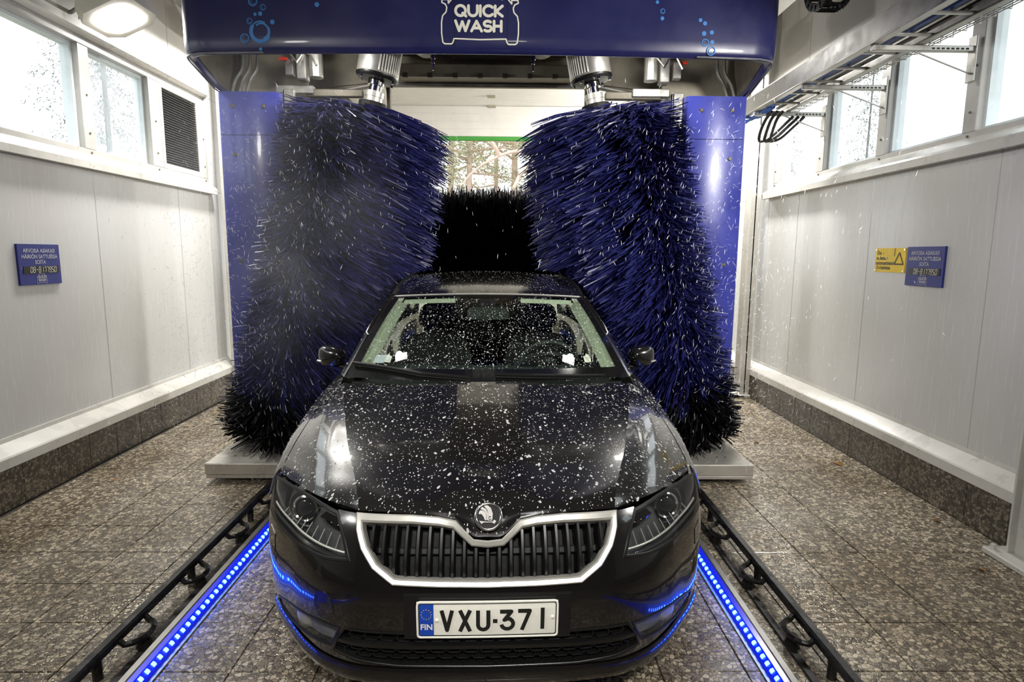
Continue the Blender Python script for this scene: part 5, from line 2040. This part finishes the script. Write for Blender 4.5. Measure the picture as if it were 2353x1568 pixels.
for _ in range(420):       # sparse drops over bonnet and in front of the walls
    X, Y, zz = rgs.uniform(-2.6, 2.3), rgs.uniform(3.0, 4.0), rgs.uniform(1.0, 2.4)
    cx, cy = w2c(X, Y)
    if abs(cx) < 1.05 and zz < 1.5:
        continue
    streak(sm, Vector((X, Y, zz)), Vector((rgs.normal(0, .4), rgs.normal(0, .3), -1)), rgs.uniform(.006, .02), rgs.uniform(.0007, .0014))
o = obj('water_spray', sm, 'spray', None)
tag(o, 'fine water drops flying off the spinning brushes', 'water spray', kind='stuff')


# ================================================================== TREES OUTSIDE
def needle_cloud(mb, c, r, n, rg_, flat=.55, size=(.10, .26)):
    for _ in range(n):
        v = Vector((rg_.normal(), rg_.normal(), rg_.normal() * flat))
        P = Vector(c) + v * r * .55
        d = Vector((rg_.normal(), rg_.normal(), rg_.normal() * .6)).normalized()
        sd = d.orthogonal().normalized()
        sd = (sd * math.cos(rg_.uniform(0, 6.3)) + d.cross(sd) * math.sin(rg_.uniform(0, 6.3)))
        L_ = rg_.uniform(*size)
        w = L_ * .22
        mb.add([tuple(P - d * L_), tuple(P + sd * w), tuple(P + d * L_), tuple(P - sd * w)], [(0, 1, 2, 3)])


def pine(x, y, h, r0, seed, label, crown0=.45, branches=9, clumps=26, group='pine trees behind the building', big=False):
    rg_ = np.random.default_rng(seed)
    t = thing('pine_tree', label, 'tree', (x, y, -.05), group=group)
    n = 9
    lean = rg_.normal(0, .02)
    path = [(x + lean * h * (k / n) ** 1.5 + rg_.normal(0, .03), y + rg_.normal(0, .03), -.06 + h * k / n) for k in range(n + 1)]
    obj('trunk', MB().tube(crv(path, np.linspace(0, 1, 24)).tolist(), [r0 * (1 - .8 * k / 23) for k in range(24)], 9), 'bark', t, 60)
    fo = MB()
    for b in range(branches):
        f_ = crown0 + (1 - crown0) * (b + .5) / branches
        z0 = h * f_
        px_ = x + lean * h * f_ ** 1.5
        an = rg_.uniform(0, 2 * PI)
        L_ = (1.1 - f_) * h * .30 + .8
        pts_ = [(px_, y, z0)]
        for q in (.35, .7, 1.0):
            pts_.append((px_ + math.cos(an) * L_ * q + rg_.normal(0, .12), y + math.sin(an) * L_ * q + rg_.normal(0, .12), z0 + rg_.normal(.10, .18) + .35 * q * (1 if rg_.random() > .4 else -1)))
        obj('branch', MB().tube(crv(pts_, np.linspace(0, 1, 9)).tolist(), [r0 * .32 * (1 - .75 * k / 8) for k in range(9)], 6), 'bark', t, 60)
        for q in range(max(2, clumps // branches)):
            p_ = crv(pts_, [rg_.uniform(.45, 1.0)])[0]
            needle_cloud(fo, p_ + rg_.normal(0, .25, 3), .75, 130, rg_, .55, (.05, .14))
    obj('foliage', fo, 'needle', t, kind='stuff')
    return t


B = pine(1.05, 19.5, 13, .26, 3, 'large pine with bare spreading pinkish limbs beyond the door', .62, 9, 26)
rg_ = np.random.default_rng(8)
# the large pine's low bare limbs
for k, pts_ in enumerate(([(1.02, 19.5, 4.6), (.5, 19.2, 4.75), (-.2, 18.9, 4.55), (-.9, 18.6, 4.1), (-1.35, 18.4, 3.6)],
                          [(1.05, 19.5, 4.5), (.55, 19.0, 4.2), (.3, 18.7, 3.7), (.05, 18.4, 3.3), (-.45, 18.1, 2.9), (-1.0, 17.9, 2.75)],
                          [(1.0, 19.5, 5.0), (1.6, 19.3, 5.3), (2.3, 19.1, 5.5), (2.8, 19.0, 5.4)],
                          [(1.05, 19.5, 3.9), (.7, 19.2, 3.6), (.35, 19.0, 3.0), (.25, 18.8, 2.5)],
                          [(-.2, 18.9, 4.55), (-.4, 18.8, 4.9), (-.9, 18.7, 5.4), (-1.0, 18.6, 5.9)])):
    q = np.array(pts_, float)
    obj('branch', MB().tube(crv(q, np.linspace(0, 1, 20)).tolist(), [.075 * (1 - .7 * i / 19) for i in range(20)], 7), 'bark', B, 60)
FOREST = [(-6.2, 30), (-4.4, 26), (-3.0, 33), (-1.7, 28), (-.6, 36), (.4, 30), (2.6, 27), (3.6, 34), (5.0, 29), (6.8, 32), (-8.5, 27), (8.8, 28)]
for k, (x, y) in enumerate(FOREST):
    pine(x, y, 15 + (k * 7) % 5, .17 + .02 * (k % 3), 100 + k, ['slender pine in the forest seen through the door opening', 'slender pine in the forest seen through the door opening'][0], .18 + .05 * (k % 3), 14, 84)


def spruce(x, y, h, seed, label, dense=11, sz=(.04, .10)):
    rg_ = np.random.default_rng(seed)
    t = thing('spruce_tree', label, 'tree', (x, y, -.05), group='spruces beside the building')
    obj('trunk', MB().tube([(x, y, -.06), (x, y, h * .5), (x, y, h)], [.07, .05, .02], 8), 'bark2', t, 60)
    fo = MB()
    nb = int(h * 16)
    for b in range(nb):
        f_ = .12 + .88 * b / nb
        L_ = (1.02 - f_) * h * .26 + .25
        an = b * 2.399 + rg_.normal(0, .2)
        z0 = h * f_
        for q in np.linspace(.15, 1.0, max(4, int(L_ / .16))):
            p_ = Vector((x + math.cos(an) * L_ * q, y + math.sin(an) * L_ * q, z0 - .28 * L_ * q + .16 * L_ * q * q))
            for _ in range(dense):
                d = Vector((math.cos(an) + rg_.normal(0, .7), math.sin(an) + rg_.normal(0, .7), rg_.normal(-.25, .35))).normalized()
                sd = d.cross(Vector((0, 0, 1))).normalized()
                s_ = rg_.uniform(*sz)
                P = p_ + Vector(rg_.normal(0, .07, 3).tolist())
                fo.add([tuple(P), tuple(P + d * s_ + sd * s_ * .22), tuple(P + d * s_ * 2), tuple(P + d * s_ - sd * s_ * .22)], [(0, 1, 2, 3)])
    obj('foliage', fo, 'needle2', t, kind='stuff')
    return t


spruce(-8.35, 13.2, 8.6, 41, 'dense spruce outside the fogged pane next to the vent louvre', 34, (.028, .065))
spruce(-7.6, 15.6, 8.0, 44, 'second spruce standing behind the dense one by the vent louvre', 30, (.03, .07))
spruce(15.2, 26.0, 10.5, 42, 'spruce outside the window band behind the cable tray')
spruce(17.5, 38.0, 11.0, 43, 'distant spruce outside the last pane beside the gantry')


# ---- mist drifting around the side brush below the glaring floodlight
def mist(c, r, dens, label):
    mm_ = bpy.data.materials.new('water_mist')
    mm_.use_nodes = True
    nt = mm_.node_tree
    nt.nodes.remove(nt.nodes['Principled BSDF'])
    tc = nd(mm_, 'ShaderNodeTexCoord')
    ln_ = nd(mm_, 'ShaderNodeVectorMath', operation='LENGTH')
    ln(mm_, tc.outputs['Object'], ln_.inputs[0])
    fall = nd(mm_, 'ShaderNodeMapRange')
    fall.inputs['From Min'].default_value = 1.0
    fall.inputs['From Max'].default_value = .15
    ln(mm_, ln_.outputs['Value'], fall.inputs['Value'])
    nz_ = noise(mm_, pos(mm_), 2.2, 2, .5)
    nr_ = nd(mm_, 'ShaderNodeMapRange')
    nr_.inputs['From Min'].default_value = .3
    nr_.inputs['From Max'].default_value = .7
    ln(mm_, nz_, nr_.inputs['Value'])
    mu = nd(mm_, 'ShaderNodeMath', operation='MULTIPLY')
    ln(mm_, fall.outputs[0], mu.inputs[0])
    ln(mm_, nr_.outputs[0], mu.inputs[1])
    mu2 = nd(mm_, 'ShaderNodeMath', operation='MULTIPLY')
    ln(mm_, mu.outputs[0], mu2.inputs[0])
    mu2.inputs[1].default_value = dens
    vs_ = nd(mm_, 'ShaderNodeVolumeScatter')
    vs_.inputs['Color'].default_value = (.95, .96, 1, 1)
    vs_.inputs['Anisotropy'].default_value = .1
    ln(mm_, mu2.outputs[0], vs_.inputs['Density'])
    ln(mm_, vs_.outputs[0], nt.nodes['Material Output'].inputs['Volume'])
    b = MB()
    n1, n2 = 10, 18
    rows__ = [[(math.cos(-PI / 2 + PI * i / n1) * math.cos(2 * PI * j / n2), math.cos(-PI / 2 + PI * i / n1) * math.sin(2 * PI * j / n2), math.sin(-PI / 2 + PI * i / n1)) for j in range(n2 + 1)] for i in range(n1 + 1)]
    b.grid(rows__)
    me = make_mesh('water_mist', b, mm_)
    o = inst('water_mist', me, c, scale=r)
    tag(o, label, 'mist', kind='stuff')
    return o


mist((-1.45, 3.75, 1.75), (.95, .50, 1.25), .42, 'pale water mist around the brush below the glaring floodlight')
